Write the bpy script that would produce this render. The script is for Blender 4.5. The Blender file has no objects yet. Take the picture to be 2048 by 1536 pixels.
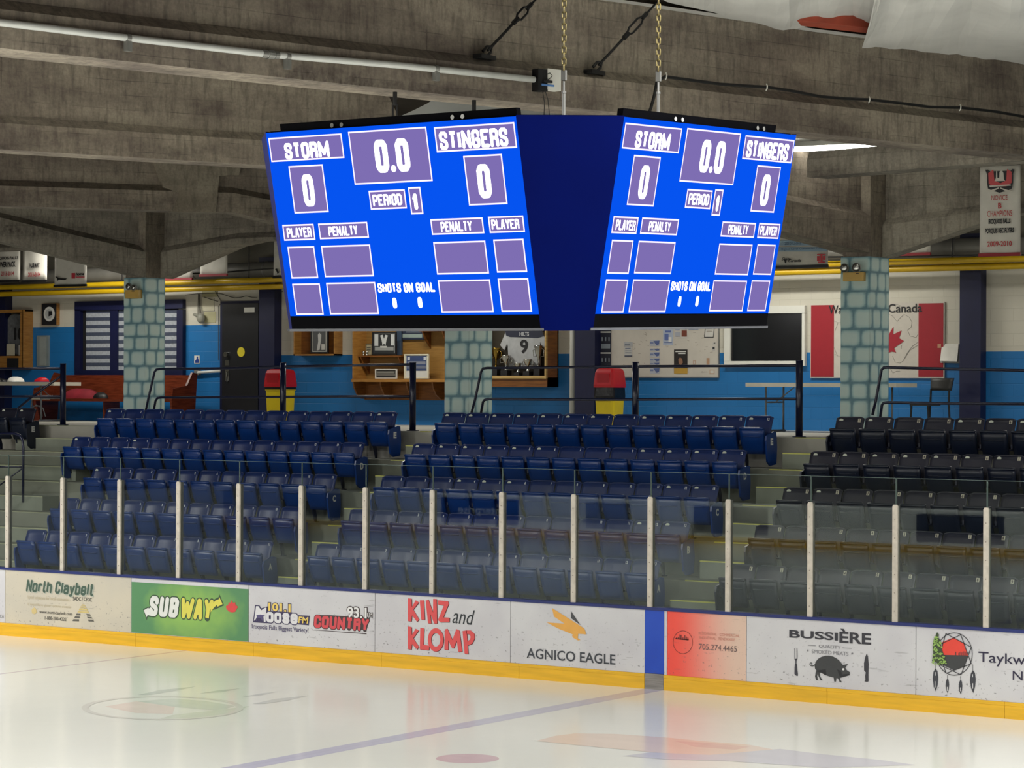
import bpy, bmesh, math, random
import numpy as np
from mathutils import Matrix, Vector

random.seed(7)
SC = bpy.context.scene
COL = SC.collection

# ------------------------------------------------------------------ camera
F_PX, YAW, PIT, ROL, HC = 5000.0, 0.5986, 0.0014, 0.0039, 3.513
_c, _s = math.cos(YAW), math.sin(YAW)
FW = np.array([-_s * math.cos(PIT), _c * math.cos(PIT), math.sin(PIT)])
_r0 = np.array([_c, _s, 0.0]); _u0 = np.cross(_r0, FW)
RT = math.cos(ROL) * _r0 + math.sin(ROL) * _u0
UP = -math.sin(ROL) * _r0 + math.cos(ROL) * _u0
EYE = np.array([0, 0, HC])
cd = bpy.data.cameras.new('camera'); cam = bpy.data.objects.new('camera', cd); COL.objects.link(cam)
M = Matrix.Identity(4)
for i in range(3):
    M[i][0], M[i][1], M[i][2], M[i][3] = RT[i], UP[i], -FW[i], EYE[i]
cam.matrix_world = M
cd.sensor_width = 36.0; cd.lens = F_PX / 2048 * 36.0; cd.clip_end = 300; cd.clip_start = .05
SC.camera = cam

def onY(x, y, Y):
    d = FW + RT * (x - 1024) / F_PX + UP * (768 - y) / F_PX
    return EYE + d * (Y / d[1])
def onZ(x, y, Z):
    d = FW + RT * (x - 1024) / F_PX + UP * (768 - y) / F_PX
    return EYE + d * ((Z - HC) / d[2])
def front_y(pf, pw, Yw):
    """depth plane of a box front whose right edge is seen at pf while the wall edge behind it is seen at pw"""
    a = onY(pf, 768, 1.0)[0]; b = onY(pw, 768, 1.0)[0]
    return Yw * b / a

# ------------------------------------------------------------------ view, world, lamps
vs = SC.view_settings
vs.view_transform = 'Standard'; vs.look = 'None'; vs.gamma = 1.0; vs.use_curve_mapping = False
vs.exposure = 0.0
SC.cycles.max_bounces = 8; SC.cycles.diffuse_bounces = 4; SC.cycles.glossy_bounces = 4
SC.cycles.transparent_max_bounces = 16; SC.cycles.transmission_bounces = 4
SC.cycles.sample_clamp_indirect = 4.0
W = bpy.data.worlds.new('world'); SC.world = W; W.use_nodes = True
W.node_tree.nodes['Background'].inputs[0].default_value = (.8, .8, .75, 1)
W.node_tree.nodes['Background'].inputs[1].default_value = 0.05

def area(name, loc, sx, sy, power, col=(1, .985, .945), rot=(0, 0, 0)):
    l = bpy.data.lights.new(name, 'AREA'); l.shape = 'RECTANGLE'; l.size = sx; l.size_y = sy
    l.energy = power; l.color = col
    o = bpy.data.objects.new(name, l); o.location = loc; o.rotation_euler = rot; COL.objects.link(o)
    return o
ICE_P, CON_P = 455.0, 108.0
for x in (-33, -26, -19, -12, -5):
    for y in (4.5, 11.0):
        area('rink_lamp', (x, y, 6.3), 1.2, 1.2, ICE_P)
for x, y in ((-2.5, 17.5), (-4.5, 22), (-25, 17.5), (-31, 22)):
    area('rink_lamp', (x, y, 6.25), 1.2, 1.2, ICE_P * 1.1)
for x in (-34, -26.5, -19.5, -12.5):
    area('concourse_lamp', (x, 35.2, 6.35), 2.4, .3, CON_P, (1, .97, .88))

# ------------------------------------------------------------------ materials
def lin(c):
    c = c / 255.0
    return c / 12.92 if c <= .04045 else ((c + .055) / 1.055) ** 2.4
def RGB(r, g, b): return (lin(r), lin(g), lin(b), 1)
MATS = {}
def newmat(name):
    m = bpy.data.materials.new(name); m.use_nodes = True
    nt = m.node_tree; p = nt.nodes['Principled BSDF']
    return m, nt, p
def nd(nt, t, **k):
    n = nt.nodes.new(t)
    for a, b in k.items(): setattr(n, a, b)
    return n
def paint(name, rgb, rough=.5, var=.10, scale=3.0, metal=0.0, spec=.5, stretch=(1, 1, 1), bump=0.0, rgb2=None):
    if name in MATS: return MATS[name]
    m, nt, p = newmat(name)
    geo = nd(nt, 'ShaderNodeNewGeometry'); mp = nd(nt, 'ShaderNodeMapping'); mp.inputs['Scale'].default_value = stretch
    nz = nd(nt, 'ShaderNodeTexNoise'); nz.inputs['Scale'].default_value = scale; nz.inputs['Detail'].default_value = 5
    mx = nd(nt, 'ShaderNodeMix', data_type='RGBA')
    a = RGB(*rgb); b = RGB(*rgb2) if rgb2 else tuple(min(1, v * (1 - 2 * var)) for v in a[:3]) + (1,)
    nt.links.new(geo.outputs['Position'], mp.inputs['Vector']); nt.links.new(mp.outputs[0], nz.inputs['Vector'])
    rp = nd(nt, 'ShaderNodeMapRange'); rp.inputs[1].default_value = .35; rp.inputs[2].default_value = .7
    nt.links.new(nz.outputs['Fac'], rp.inputs[0]); nt.links.new(rp.outputs[0], mx.inputs['Factor'])
    mx.inputs['A'].default_value = a; mx.inputs['B'].default_value = b
    nt.links.new(mx.outputs['Result'], p.inputs['Base Color'])
    p.inputs['Roughness'].default_value = rough; p.inputs['Metallic'].default_value = metal
    p.inputs['Specular IOR Level'].default_value = spec
    if bump:
        bp = nd(nt, 'ShaderNodeBump'); bp.inputs['Strength'].default_value = bump; bp.inputs['Distance'].default_value = .02
        nt.links.new(nz.outputs['Fac'], bp.inputs['Height']); nt.links.new(bp.outputs[0], p.inputs['Normal'])
    MATS[name] = m
    return m
def flat(name, rgb, rough=.6):
    return paint(name, rgb, rough, var=.03, scale=12)
def ink(r, g, b):
    return flat('ink_%d_%d_%d' % (r, g, b), (r, g, b), .55)
def glow(name, rgb, st):
    if name in MATS: return MATS[name]
    m = bpy.data.materials.new(name); m.use_nodes = True; nt = m.node_tree; nt.nodes.clear()
    e = nd(nt, 'ShaderNodeEmission'); o = nd(nt, 'ShaderNodeOutputMaterial')
    e.inputs[0].default_value = RGB(*rgb); e.inputs[1].default_value = st
    nt.links.new(e.outputs[0], o.inputs[0]); MATS[name] = m
    return m
def concrete(name, rgb, dark, plank=True):
    """board-marked cast concrete: imprint lines, stains and streaks (object space, x along the member)"""
    m, nt, p = newmat(name)
    tc = nd(nt, 'ShaderNodeTexCoord')
    sx = nd(nt, 'ShaderNodeSeparateXYZ'); nt.links.new(tc.outputs['Object'], sx.inputs[0])
    def mth(op, a, b_=None, c_=None):
        n = nd(nt, 'ShaderNodeMath', operation=op)
        for k, q in enumerate((a, b_, c_)):
            if q is None: continue
            if isinstance(q, (int, float)): n.inputs[k].default_value = q
            else: nt.links.new(q, n.inputs[k])
        return n.outputs[0]
    wob = nd(nt, 'ShaderNodeTexNoise'); wob.inputs['Scale'].default_value = .8; nt.links.new(tc.outputs['Object'], wob.inputs['Vector'])
    zw = mth('MULTIPLY_ADD', wob.outputs['Fac'], .05, sx.outputs['Z'])
    row = mth('DIVIDE', zw, .17); rowi = mth('FLOOR', row); rowf = mth('FRACT', row)
    wn = nd(nt, 'ShaderNodeTexWhiteNoise', noise_dimensions='1D'); nt.links.new(rowi, wn.inputs['W'])
    xx = mth('ADD', mth('DIVIDE', sx.outputs['X'], 2.7), mth('MULTIPLY', mth('FLOOR', mth('MULTIPLY', wn.outputs['Value'], 1.3)), .43))
    coli = mth('FLOOR', xx); colf = mth('FRACT', xx)
    hl = mth('LESS_THAN', rowf, .045); vl = mth('LESS_THAN', colf, .004)
    jn = nd(nt, 'ShaderNodeTexNoise'); jn.inputs['Scale'].default_value = 2.5; nt.links.new(tc.outputs['Object'], jn.inputs['Vector'])
    jm = nd(nt, 'ShaderNodeMapRange'); jm.inputs[1].default_value = .42; jm.inputs[2].default_value = .62; nt.links.new(jn.outputs['Fac'], jm.inputs[0])
    line = mth('MULTIPLY', mth('MAXIMUM', hl, vl), jm.outputs[0])
    w2 = nd(nt, 'ShaderNodeTexWhiteNoise', noise_dimensions='2D'); cxy = nd(nt, 'ShaderNodeCombineXYZ'); nt.links.new(rowi, cxy.inputs[0]); nt.links.new(coli, cxy.inputs[1]); nt.links.new(cxy.outputs[0], w2.inputs['Vector'])
    tone = mth('MULTIPLY_ADD', w2.outputs['Value'], .15, .85)
    tl = mth('MULTIPLY', tone, mth('MULTIPLY_ADD', line, -.45 if plank else -.1, 1.0))
    def noise(scale, st, lo, hi, det=6):
        q = nd(nt, 'ShaderNodeMapping'); q.inputs['Scale'].default_value = st
        n = nd(nt, 'ShaderNodeTexNoise'); n.inputs['Scale'].default_value = scale; n.inputs['Detail'].default_value = det
        n.inputs['Roughness'].default_value = .65
        r = nd(nt, 'ShaderNodeMapRange'); r.inputs[1].default_value = lo; r.inputs[2].default_value = hi
        nt.links.new(tc.outputs['Object'], q.inputs[0]); nt.links.new(q.outputs[0], n.inputs['Vector']); nt.links.new(n.outputs['Fac'], r.inputs[0])
        return n, r
    n1, r1 = noise(1.6, (.5, 1, 1.2), .42, .68)
    n2, r2 = noise(9, (1.6, 1, .30), .46, .72)
    n3, r3 = noise(30, (1, 1, 1), .3, .8)
    mx = nd(nt, 'ShaderNodeMix', data_type='RGBA'); mx.inputs['A'].default_value = RGB(*rgb); mx.inputs['B'].default_value = RGB(*dark)
    nt.links.new(r1.outputs[0], mx.inputs['Factor'])
    m2 = nd(nt, 'ShaderNodeMix', data_type='RGBA'); m2.inputs['B'].default_value = tuple(v * .55 for v in RGB(*dark)[:3]) + (1,)
    sc = nd(nt, 'ShaderNodeMath', operation='MULTIPLY'); sc.inputs[1].default_value = .7
    nt.links.new(r2.outputs[0], sc.inputs[0]); nt.links.new(sc.outputs[0], m2.inputs['Factor']); nt.links.new(mx.outputs['Result'], m2.inputs['A'])
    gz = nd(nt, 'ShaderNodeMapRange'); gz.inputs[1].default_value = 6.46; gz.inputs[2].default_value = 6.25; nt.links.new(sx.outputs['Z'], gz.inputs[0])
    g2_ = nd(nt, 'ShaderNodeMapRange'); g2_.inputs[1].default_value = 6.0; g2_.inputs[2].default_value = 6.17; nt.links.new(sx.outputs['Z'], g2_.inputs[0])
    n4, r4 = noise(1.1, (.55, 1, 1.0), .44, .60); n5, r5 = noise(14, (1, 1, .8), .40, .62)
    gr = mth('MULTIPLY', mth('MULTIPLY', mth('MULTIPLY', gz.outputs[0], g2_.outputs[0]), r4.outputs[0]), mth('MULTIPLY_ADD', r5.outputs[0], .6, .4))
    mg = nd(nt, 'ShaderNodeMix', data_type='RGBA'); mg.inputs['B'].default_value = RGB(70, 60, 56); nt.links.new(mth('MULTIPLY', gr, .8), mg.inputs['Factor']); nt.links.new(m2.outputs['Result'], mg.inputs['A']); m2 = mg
    m3 = nd(nt, 'ShaderNodeMix', data_type='RGBA', blend_type='MULTIPLY'); m3.inputs['Factor'].default_value = .85
    nt.links.new(m2.outputs['Result'], m3.inputs['A']); nt.links.new(tl, m3.inputs['B'])
    m4 = nd(nt, 'ShaderNodeMix', data_type='RGBA', blend_type='MULTIPLY'); m4.inputs['Factor'].default_value = .35
    nt.links.new(m3.outputs['Result'], m4.inputs['A']); nt.links.new(r3.outputs[0], m4.inputs['B'])
    nt.links.new(m4.outputs['Result'], p.inputs['Base Color']); p.inputs['Roughness'].default_value = .9
    bp = nd(nt, 'ShaderNodeBump'); bp.inputs['Strength'].default_value = .5; bp.inputs['Distance'].default_value = .02
    nt.links.new(line, bp.inputs['Height']); bp.invert = True
    nt.links.new(bp.outputs[0], p.inputs['Normal'])
    MATS[name] = m
    return m
def scuffed(name, rgb, rgb2=None, grad=None, speck=1.0):
    """plastic board facing with puck marks: dark specks gathering low down and a few drawn-out scrapes"""
    m, nt, p = newmat(name)
    geo = nd(nt, 'ShaderNodeNewGeometry'); sp = nd(nt, 'ShaderNodeSeparateXYZ'); nt.links.new(geo.outputs['Position'], sp.inputs[0])
    base = nd(nt, 'ShaderNodeMix', data_type='RGBA'); base.inputs['A'].default_value = RGB(*rgb); base.inputs['B'].default_value = RGB(*(rgb2 or rgb))
    if grad:
        g = nd(nt, 'ShaderNodeMapRange'); g.inputs[1].default_value = grad[0]; g.inputs[2].default_value = grad[1]; g.interpolation_type = 'SMOOTHSTEP'
        nt.links.new(sp.outputs['X'], g.inputs[0]); nt.links.new(g.outputs[0], base.inputs['Factor'])
    else:
        n = nd(nt, 'ShaderNodeTexNoise'); n.inputs['Scale'].default_value = 1.4; nt.links.new(geo.outputs['Position'], n.inputs['Vector'])
        g = nd(nt, 'ShaderNodeMapRange'); g.inputs[1].default_value = .4; g.inputs[2].default_value = .62
        nt.links.new(n.outputs['Fac'], g.inputs[0]); nt.links.new(g.outputs[0], base.inputs['Factor'])
    def marks(scale, st, lo, hi):
        q = nd(nt, 'ShaderNodeMapping'); q.inputs['Scale'].default_value = st
        n = nd(nt, 'ShaderNodeTexNoise'); n.inputs['Scale'].default_value = scale; n.inputs['Detail'].default_value = 3
        nt.links.new(geo.outputs['Position'], q.inputs[0]); nt.links.new(q.outputs[0], n.inputs['Vector'])
        r = nd(nt, 'ShaderNodeMapRange'); r.inputs[1].default_value = lo; r.inputs[2].default_value = hi
        nt.links.new(n.outputs['Fac'], r.inputs[0]); return r
    a = marks(30, (1, 1, 1.1), .645, .71); b = marks(9, (.35, 1, 2.6), .67, .74)
    low = nd(nt, 'ShaderNodeMapRange'); low.inputs[1].default_value = .75; low.inputs[2].default_value = .25
    low.inputs[3].default_value = .25; low.inputs[4].default_value = 1.0; nt.links.new(sp.outputs['Z'], low.inputs[0])
    ml = nd(nt, 'ShaderNodeMath', operation='MULTIPLY'); nt.links.new(a.outputs[0], ml.inputs[0]); nt.links.new(low.outputs[0], ml.inputs[1])
    bs = nd(nt, 'ShaderNodeMath', operation='MULTIPLY'); bs.inputs[1].default_value = .45; nt.links.new(b.outputs[0], bs.inputs[0])
    mm = nd(nt, 'ShaderNodeMath', operation='MAXIMUM'); nt.links.new(ml.outputs[0], mm.inputs[0]); nt.links.new(bs.outputs[0], mm.inputs[1])
    ms = nd(nt, 'ShaderNodeMath', operation='MULTIPLY'); ms.inputs[1].default_value = .7 * speck; nt.links.new(mm.outputs[0], ms.inputs[0])
    f = nd(nt, 'ShaderNodeMix', data_type='RGBA'); f.inputs['B'].default_value = RGB(95, 95, 98)
    nt.links.new(ms.outputs[0], f.inputs['Factor']); nt.links.new(base.outputs['Result'], f.inputs['A'])
    nt.links.new(f.outputs['Result'], p.inputs['Base Color']); p.inputs['Roughness'].default_value = .42
    MATS[name] = m
    return m
def ice_mat():
    m, nt, p = newmat('ice')
    geo = nd(nt, 'ShaderNodeNewGeometry'); n = nd(nt, 'ShaderNodeTexNoise'); n.inputs['Scale'].default_value = .7; n.inputs['Detail'].default_value = 6
    nt.links.new(geo.outputs['Position'], n.inputs['Vector'])
    mx = nd(nt, 'ShaderNodeMix', data_type='RGBA'); mx.inputs['A'].default_value = RGB(246, 246, 238); mx.inputs['B'].default_value = RGB(238, 239, 233)
    nt.links.new(n.outputs['Fac'], mx.inputs['Factor']); nt.links.new(mx.outputs['Result'], p.inputs['Base Color'])
    p.inputs['Roughness'].default_value = .16; p.inputs['IOR'].default_value = 1.31; p.inputs['Specular IOR Level'].default_value = .32
    n2 = nd(nt, 'ShaderNodeTexNoise'); n2.inputs['Scale'].default_value = 2.2; nt.links.new(geo.outputs['Position'], n2.inputs['Vector'])
    bp = nd(nt, 'ShaderNodeBump'); bp.inputs['Strength'].default_value = .05; bp.inputs['Distance'].default_value = .02
    nt.links.new(n2.outputs['Fac'], bp.inputs['Height']); nt.links.new(bp.outputs[0], p.inputs['Normal'])
    return m
def ice_paint(name, rgb):
    m, nt, p = newmat(name); p.inputs['Base Color'].default_value = RGB(*rgb); p.inputs['Roughness'].default_value = .16
    p.inputs['IOR'].default_value = 1.31; p.inputs['Specular IOR Level'].default_value = .32
    n = nd(nt, 'ShaderNodeTexNoise'); n.inputs['Scale'].default_value = 3
    mx = nd(nt, 'ShaderNodeMix', data_type='RGBA'); mx.inputs['A'].default_value = RGB(*rgb); mx.inputs['B'].default_value = RGB(*[min(255, v + 14) for v in rgb])
    nt.links.new(n.outputs['Fac'], mx.inputs['Factor']); nt.links.new(mx.outputs['Result'], p.inputs['Base Color'])
    return m
def glass_mat():
    m = bpy.data.materials.new('rink_glass'); m.use_nodes = True; nt = m.node_tree; nt.nodes.clear()
    o = nd(nt, 'ShaderNodeOutputMaterial'); t = nd(nt, 'ShaderNodeBsdfTransparent'); g = nd(nt, 'ShaderNodeBsdfGlossy')
    t.inputs[0].default_value = (.945, .965, .95, 1); g.inputs['Roughness'].default_value = .012; g.inputs[0].default_value = (.50, .56, .57, 1)
    fr = nd(nt, 'ShaderNodeFresnel'); geo = nd(nt, 'ShaderNodeNewGeometry'); im = nd(nt, 'ShaderNodeMix', data_type='FLOAT')
    im.inputs[2].default_value = 1.5; im.inputs[3].default_value = 1 / 1.5      # same reflectance on the way in and out
    nt.links.new(geo.outputs['Backfacing'], im.inputs[0]); nt.links.new(im.outputs[0], fr.inputs[0])
    mx = nd(nt, 'ShaderNodeMixShader'); nt.links.new(fr.outputs[0], mx.inputs[0]); nt.links.new(t.outputs[0], mx.inputs[1]); nt.links.new(g.outputs[0], mx.inputs[2])
    nt.links.new(mx.outputs[0], o.inputs[0]); MATS['rink_glass'] = m
    return m
def stone_mat():
    """airbrushed stone paint: pale middle fading to teal at the rim (the paint is stored per point)"""
    m, nt, p = newmat('painted_stone')
    at = nd(nt, 'ShaderNodeAttribute', attribute_name='rim'); n = nd(nt, 'ShaderNodeTexNoise'); n.inputs['Scale'].default_value = 8; n.inputs['Detail'].default_value = 4
    geo = nd(nt, 'ShaderNodeNewGeometry'); nt.links.new(geo.outputs['Position'], n.inputs['Vector'])
    ad = nd(nt, 'ShaderNodeMath', operation='MULTIPLY_ADD'); ad.inputs[1].default_value = .5; nt.links.new(n.outputs['Fac'], ad.inputs[0]); nt.links.new(at.outputs['Fac'], ad.inputs[2])
    cr = nd(nt, 'ShaderNodeValToRGB'); e = cr.color_ramp.elements; e[0].position = .10; e[0].color = RGB(190, 210, 204); e[1].position = 1.0; e[1].color = RGB(96, 134, 146)
    k = e.new(.58); k.color = RGB(164, 194, 194)
    sb_ = nd(nt, 'ShaderNodeMath', operation='SUBTRACT'); sb_.inputs[1].default_value = .22; nt.links.new(ad.outputs[0], sb_.inputs[0])
    nt.links.new(sb_.outputs[0], cr.inputs[0]); nt.links.new(cr.outputs[0], p.inputs['Base Color']); p.inputs['Roughness'].default_value = .55
    MATS['painted_stone'] = m
    return m
def block_mat(name, rgb):
    """painted concrete block: faint courses"""
    m, nt, p = newmat(name)
    geo = nd(nt, 'ShaderNodeNewGeometry'); mp = nd(nt, 'ShaderNodeMapping'); mp.inputs['Rotation'].default_value = (math.pi / 2, 0, 0)
    br = nd(nt, 'ShaderNodeTexBrick'); br.inputs['Scale'].default_value = 1; br.inputs['Brick Width'].default_value = .4; br.inputs['Row Height'].default_value = .2
    br.inputs['Mortar Size'].default_value = .006; br.inputs['Mortar Smooth'].default_value = .8
    c = RGB(*rgb)
    br.inputs['Color1'].default_value = c; br.inputs['Color2'].default_value = tuple(v * .96 for v in c[:3]) + (1,); br.inputs['Mortar'].default_value = tuple(v * .9 for v in c[:3]) + (1,)
    nt.links.new(geo.outputs['Position'], mp.inputs[0]); nt.links.new(mp.outputs[0], br.inputs['Vector']); nt.links.new(br.outputs['Color'], p.inputs['Base Color'])
    p.inputs['Roughness'].default_value = .5
    bp = nd(nt, 'ShaderNodeBump'); bp.inputs['Strength'].default_value = .35; bp.inputs['Distance'].default_value = .01; bp.invert = True
    nt.links.new(br.outputs['Fac'], bp.inputs['Height']); nt.links.new(bp.outputs[0], p.inputs['Normal'])
    MATS[name] = m
    return m
def wood(name, rgb, rgb2, rough=.4, ax=(1, 1, 8)):
    return paint(name, rgb, rough, scale=4, stretch=ax, rgb2=rgb2)

M_CON = concrete('concrete_beam', (168, 157, 140), (118, 106, 97))
M_COND = concrete('concrete_dark', (172, 164, 149), (136, 128, 117))
M_STEP = paint('painted_concrete', (140, 146, 132), .7, .12, 2.0)
M_TIER = paint('tier_concrete', (132, 135, 122), .75, .14, 2.0)
M_FLOORC = paint('concourse_concrete', (178, 176, 165), .5, .08, 1.5)
M_NOSE = paint('yellow_nosing', (222, 222, 120), .6, .08, 6)
M_NOSEW = paint('worn_nosing', (176, 180, 150), .6, .1, 6)
M_ICE = ice_mat()
M_GLASS = glass_mat()
M_STONE = stone_mat()
M_JOINT = paint('stone_joint_paint', (102, 138, 148), .6, .08, 9)
M_POST = paint('post_white', (208, 200, 187), .45, .10, 14)
M_NAVY = paint('navy_steel', (16, 22, 58), .35, .1, 3)
M_NAVYW = paint('navy_wall_paint', (14, 20, 62), .5, .1, 3)
M_BLACK = paint('black_metal', (16, 16, 18), .5, .1, 4)
M_DARK = paint('dark_gap', (10, 11, 16), .8, .1, 4)
M_WHITE = paint('white_paint', (226, 226, 218), .5, .04, 3)
M_YELP = paint('pipe_yellow', (205, 168, 20), .35, .08, 2)
M_KICK = paint('kick_yellow', (238, 186, 44), .35, .10, 3, stretch=(.5, 1, 6))
M_CAP = paint('cap_navy', (32, 46, 112), .4, .1, 4)
M_GALV = paint('galvanised', (150, 150, 146), .45, .1, 6, metal=.6)
M_CHROME = paint('chrome', (190, 190, 186), .2, .05, 6, metal=1)
M_CHAIN = paint('zinc_chain', (128, 116, 76), .45, .1, 20, metal=.7)
M_OAK = wood('oak', (172, 124, 60), (144, 96, 42))
M_OAKD = wood('oak_dark', (134, 84, 36), (104, 62, 26))
M_PEW = wood('pew_wood', (108, 48, 28), (80, 33, 19), .22, (1, 1, 10))
M_TABLE = paint('table_top', (214, 208, 192), .5, .05, 4)
M_RED = paint('red_plastic', (186, 22, 34), .4, .08, 3)
M_YEL = paint('yellow_plastic', (226, 200, 24), .4, .06, 3)
M_BAG = paint('black_bag', (18, 18, 20), .3, .2, 8, bump=.4)
M_SHEET = paint('white_sheet', (206, 206, 202), .45, .10, 1.2, bump=.15)
M_BANNER = paint('banner_cloth', (218, 214, 204), .8, .06, 5)
M_PAPER = paint('paper', (226, 224, 216), .8, .04, 9)
M_DUCT = paint('duct_grey', (118, 116, 110), .5, .15, 3)
M_INKK = ink(24, 24, 28)
M_SBBLUE = paint('scoreboard_navy', (0, 7, 62), .6, .08, 2, spec=.03)

# ------------------------------------------------------------------ mesh builder
ORG = {}
class MB:
    def __init__(s): s.v = []; s.f = []; s.m = []
    def add(s, vs_, fs, mi=0):
        o = len(s.v); s.v += [tuple(map(float, p)) for p in vs_]
        for f in fs: s.f.append(tuple(i + o for i in f)); s.m.append(mi)
        return s
    def box(s, x0, x1, y0, y1, z0, z1, mi=0):
        x0, x1 = min(x0, x1), max(x0, x1); y0, y1 = min(y0, y1), max(y0, y1); z0, z1 = min(z0, z1), max(z0, z1)
        return s.hexa([(x0, y0, z0), (x1, y0, z0), (x1, y1, z0), (x0, y1, z0), (x0, y0, z1), (x1, y0, z1), (x1, y1, z1), (x0, y1, z1)], mi)
    def hexa(s, p, mi=0):
        return s.add(p, [(0, 3, 2, 1), (4, 5, 6, 7), (0, 1, 5, 4), (1, 2, 6, 5), (2, 3, 7, 6), (3, 0, 4, 7)], mi)
    def tube(s, pts, r, n=8, mi=0, closed=False):
        pts = [Vector(p) for p in pts]; k = len(pts); vv = []
        ref = None
        for i, p in enumerate(pts):
            if closed: d = pts[(i + 1) % k] - pts[i - 1]
            else: d = pts[min(i + 1, k - 1)] - pts[max(i - 1, 0)]
            d.normalize()
            if ref is None: ref = d.orthogonal().normalized()
            a = (ref - d * ref.dot(d)); a = a.normalized() if a.length > 1e-6 else d.orthogonal().normalized(); ref = a
            b = d.cross(a)
            rr = r[i] if isinstance(r, (list, tuple)) else r
            for j in range(n):
                t = 2 * math.pi * j / n; vv.append(p + a * math.cos(t) * rr + b * math.sin(t) * rr)
        ff = []
        for i in range(k if closed else k - 1):
            for j in range(n):
                a0 = i * n + j; a1 = i * n + (j + 1) % n; b0 = ((i + 1) % k) * n + j; b1 = ((i + 1) % k) * n + (j + 1) % n
                ff.append((a0, a1, b1, b0))
        if not closed: ff += [tuple(range(n))[::-1], tuple((k - 1) * n + j for j in range(n))]
        return s.add(vv, ff, mi)
    def cyl(s, a, b, r, n=12, mi=0): return s.tube([a, b], r, n, mi)
    def prism_y(s, pts, y0, y1, mi=0):
        """outline in x,z pushed from y0 to y1"""
        k = len(pts)
        vv = [(x, y0, z) for x, z in pts] + [(x, y1, z) for x, z in pts]
        return s.add(vv, [tuple(range(k)), tuple(range(2 * k - 1, k - 1, -1))] + [(i, i + k, (i + 1) % k + k, (i + 1) % k) for i in range(k)], mi)
    def prism_x(s, pts, x0, x1, mi=0):
        k = len(pts)
        vv = [(x0, y, z) for y, z in pts] + [(x1, y, z) for y, z in pts]
        return s.add(vv, [tuple(range(k))[::-1], tuple(range(k, 2 * k))] + [(i, (i + 1) % k, (i + 1) % k + k, i + k) for i in range(k)], mi)
    def poly(s, pts, mi=0): return s.add(pts, [tuple(range(len(pts)))], mi)
    def grid(s, fn, nu, nv, mi=0, thick=None):
        """surface fn(u,v) -> point; thick = offset vector function for a closed slab"""
        vv = [fn(i / nu, j / nv) for j in range(nv + 1) for i in range(nu + 1)]
        q = lambda i, j: j * (nu + 1) + i
        ff = [(q(i, j), q(i + 1, j), q(i + 1, j + 1), q(i, j + 1)) for j in range(nv) for i in range(nu)]
        if thick is not None:
            n0 = len(vv); t = np.array(thick)
            vv = vv + [tuple(np.array(p) + t) for p in vv]
            ff += [tuple(i + n0 for i in f)[::-1] for f in list(ff)]
            for i in range(nu):
                ff.append((q(i + 1, 0), q(i, 0), q(i, 0) + n0, q(i + 1, 0) + n0)); ff.append((q(i, nv), q(i + 1, nv), q(i + 1, nv) + n0, q(i, nv) + n0))
            for j in range(nv):
                ff.append((q(0, j), q(0, j + 1), q(0, j + 1) + n0, q(0, j) + n0)); ff.append((q(nu, j + 1), q(nu, j), q(nu, j) + n0, q(nu, j + 1) + n0))
        return s.add(vv, ff, mi)
    def disc(s, c, r, ax, n=16, mi=0, ry=None):
        """flat disc facing -y ('y') or +x ('x') or +z ('z')"""
        ry = ry or r; P = []
        for j in range(n):
            t = 2 * math.pi * j / n; a, b = r * math.cos(t), ry * math.sin(t)
            P.append((c[0] + a, c[1], c[2] + b) if ax == 'y' else (c[0], c[1] + a, c[2] + b) if ax == 'x' else (c[0] + a, c[1] + b, c[2]))
        return s.poly(P, mi)
    def mesh(s, name, mats, smooth=False, org=(0, 0, 0)):
        me = bpy.data.meshes.new(name)
        o = np.array(org)
        me.from_pydata([tuple(np.array(p) - o) for p in s.v], [], s.f)
        for m in (mats if isinstance(mats, (list, tuple)) else [mats]): me.materials.append(m)
        if any(s.m): me.polygons.foreach_set('material_index', s.m)
        if smooth: me.polygons.foreach_set('use_smooth', [True] * len(s.f))
        me.update()
        return me
    def build(s, name, mats, parent=None, smooth=False, org=None):
        if parent is not None: o_ = ORG[parent.name]
        else: o_ = org if org is not None else (0, 0, 0)
        me = s.mesh(name, mats, smooth, o_)
        ob = bpy.data.objects.new(name, me); COL.objects.link(ob)
        if parent is not None: ob.parent = parent
        else: ob.location = o_
        ORG[ob.name] = o_
        return ob

def tag(o, label=None, cat=None, group=None, kind=None):
    if label: o['label'] = label
    if cat: o['category'] = cat
    if group: o['group'] = group
    if kind: o['kind'] = kind
    return o
def thing(name, loc, label, cat, group=None, kind=None):
    o = bpy.data.objects.new(name, None); o.empty_display_size = .1; o.location = loc; COL.objects.link(o)
    ORG[o.name] = tuple(loc)
    return tag(o, label, cat, group, kind)

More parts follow.
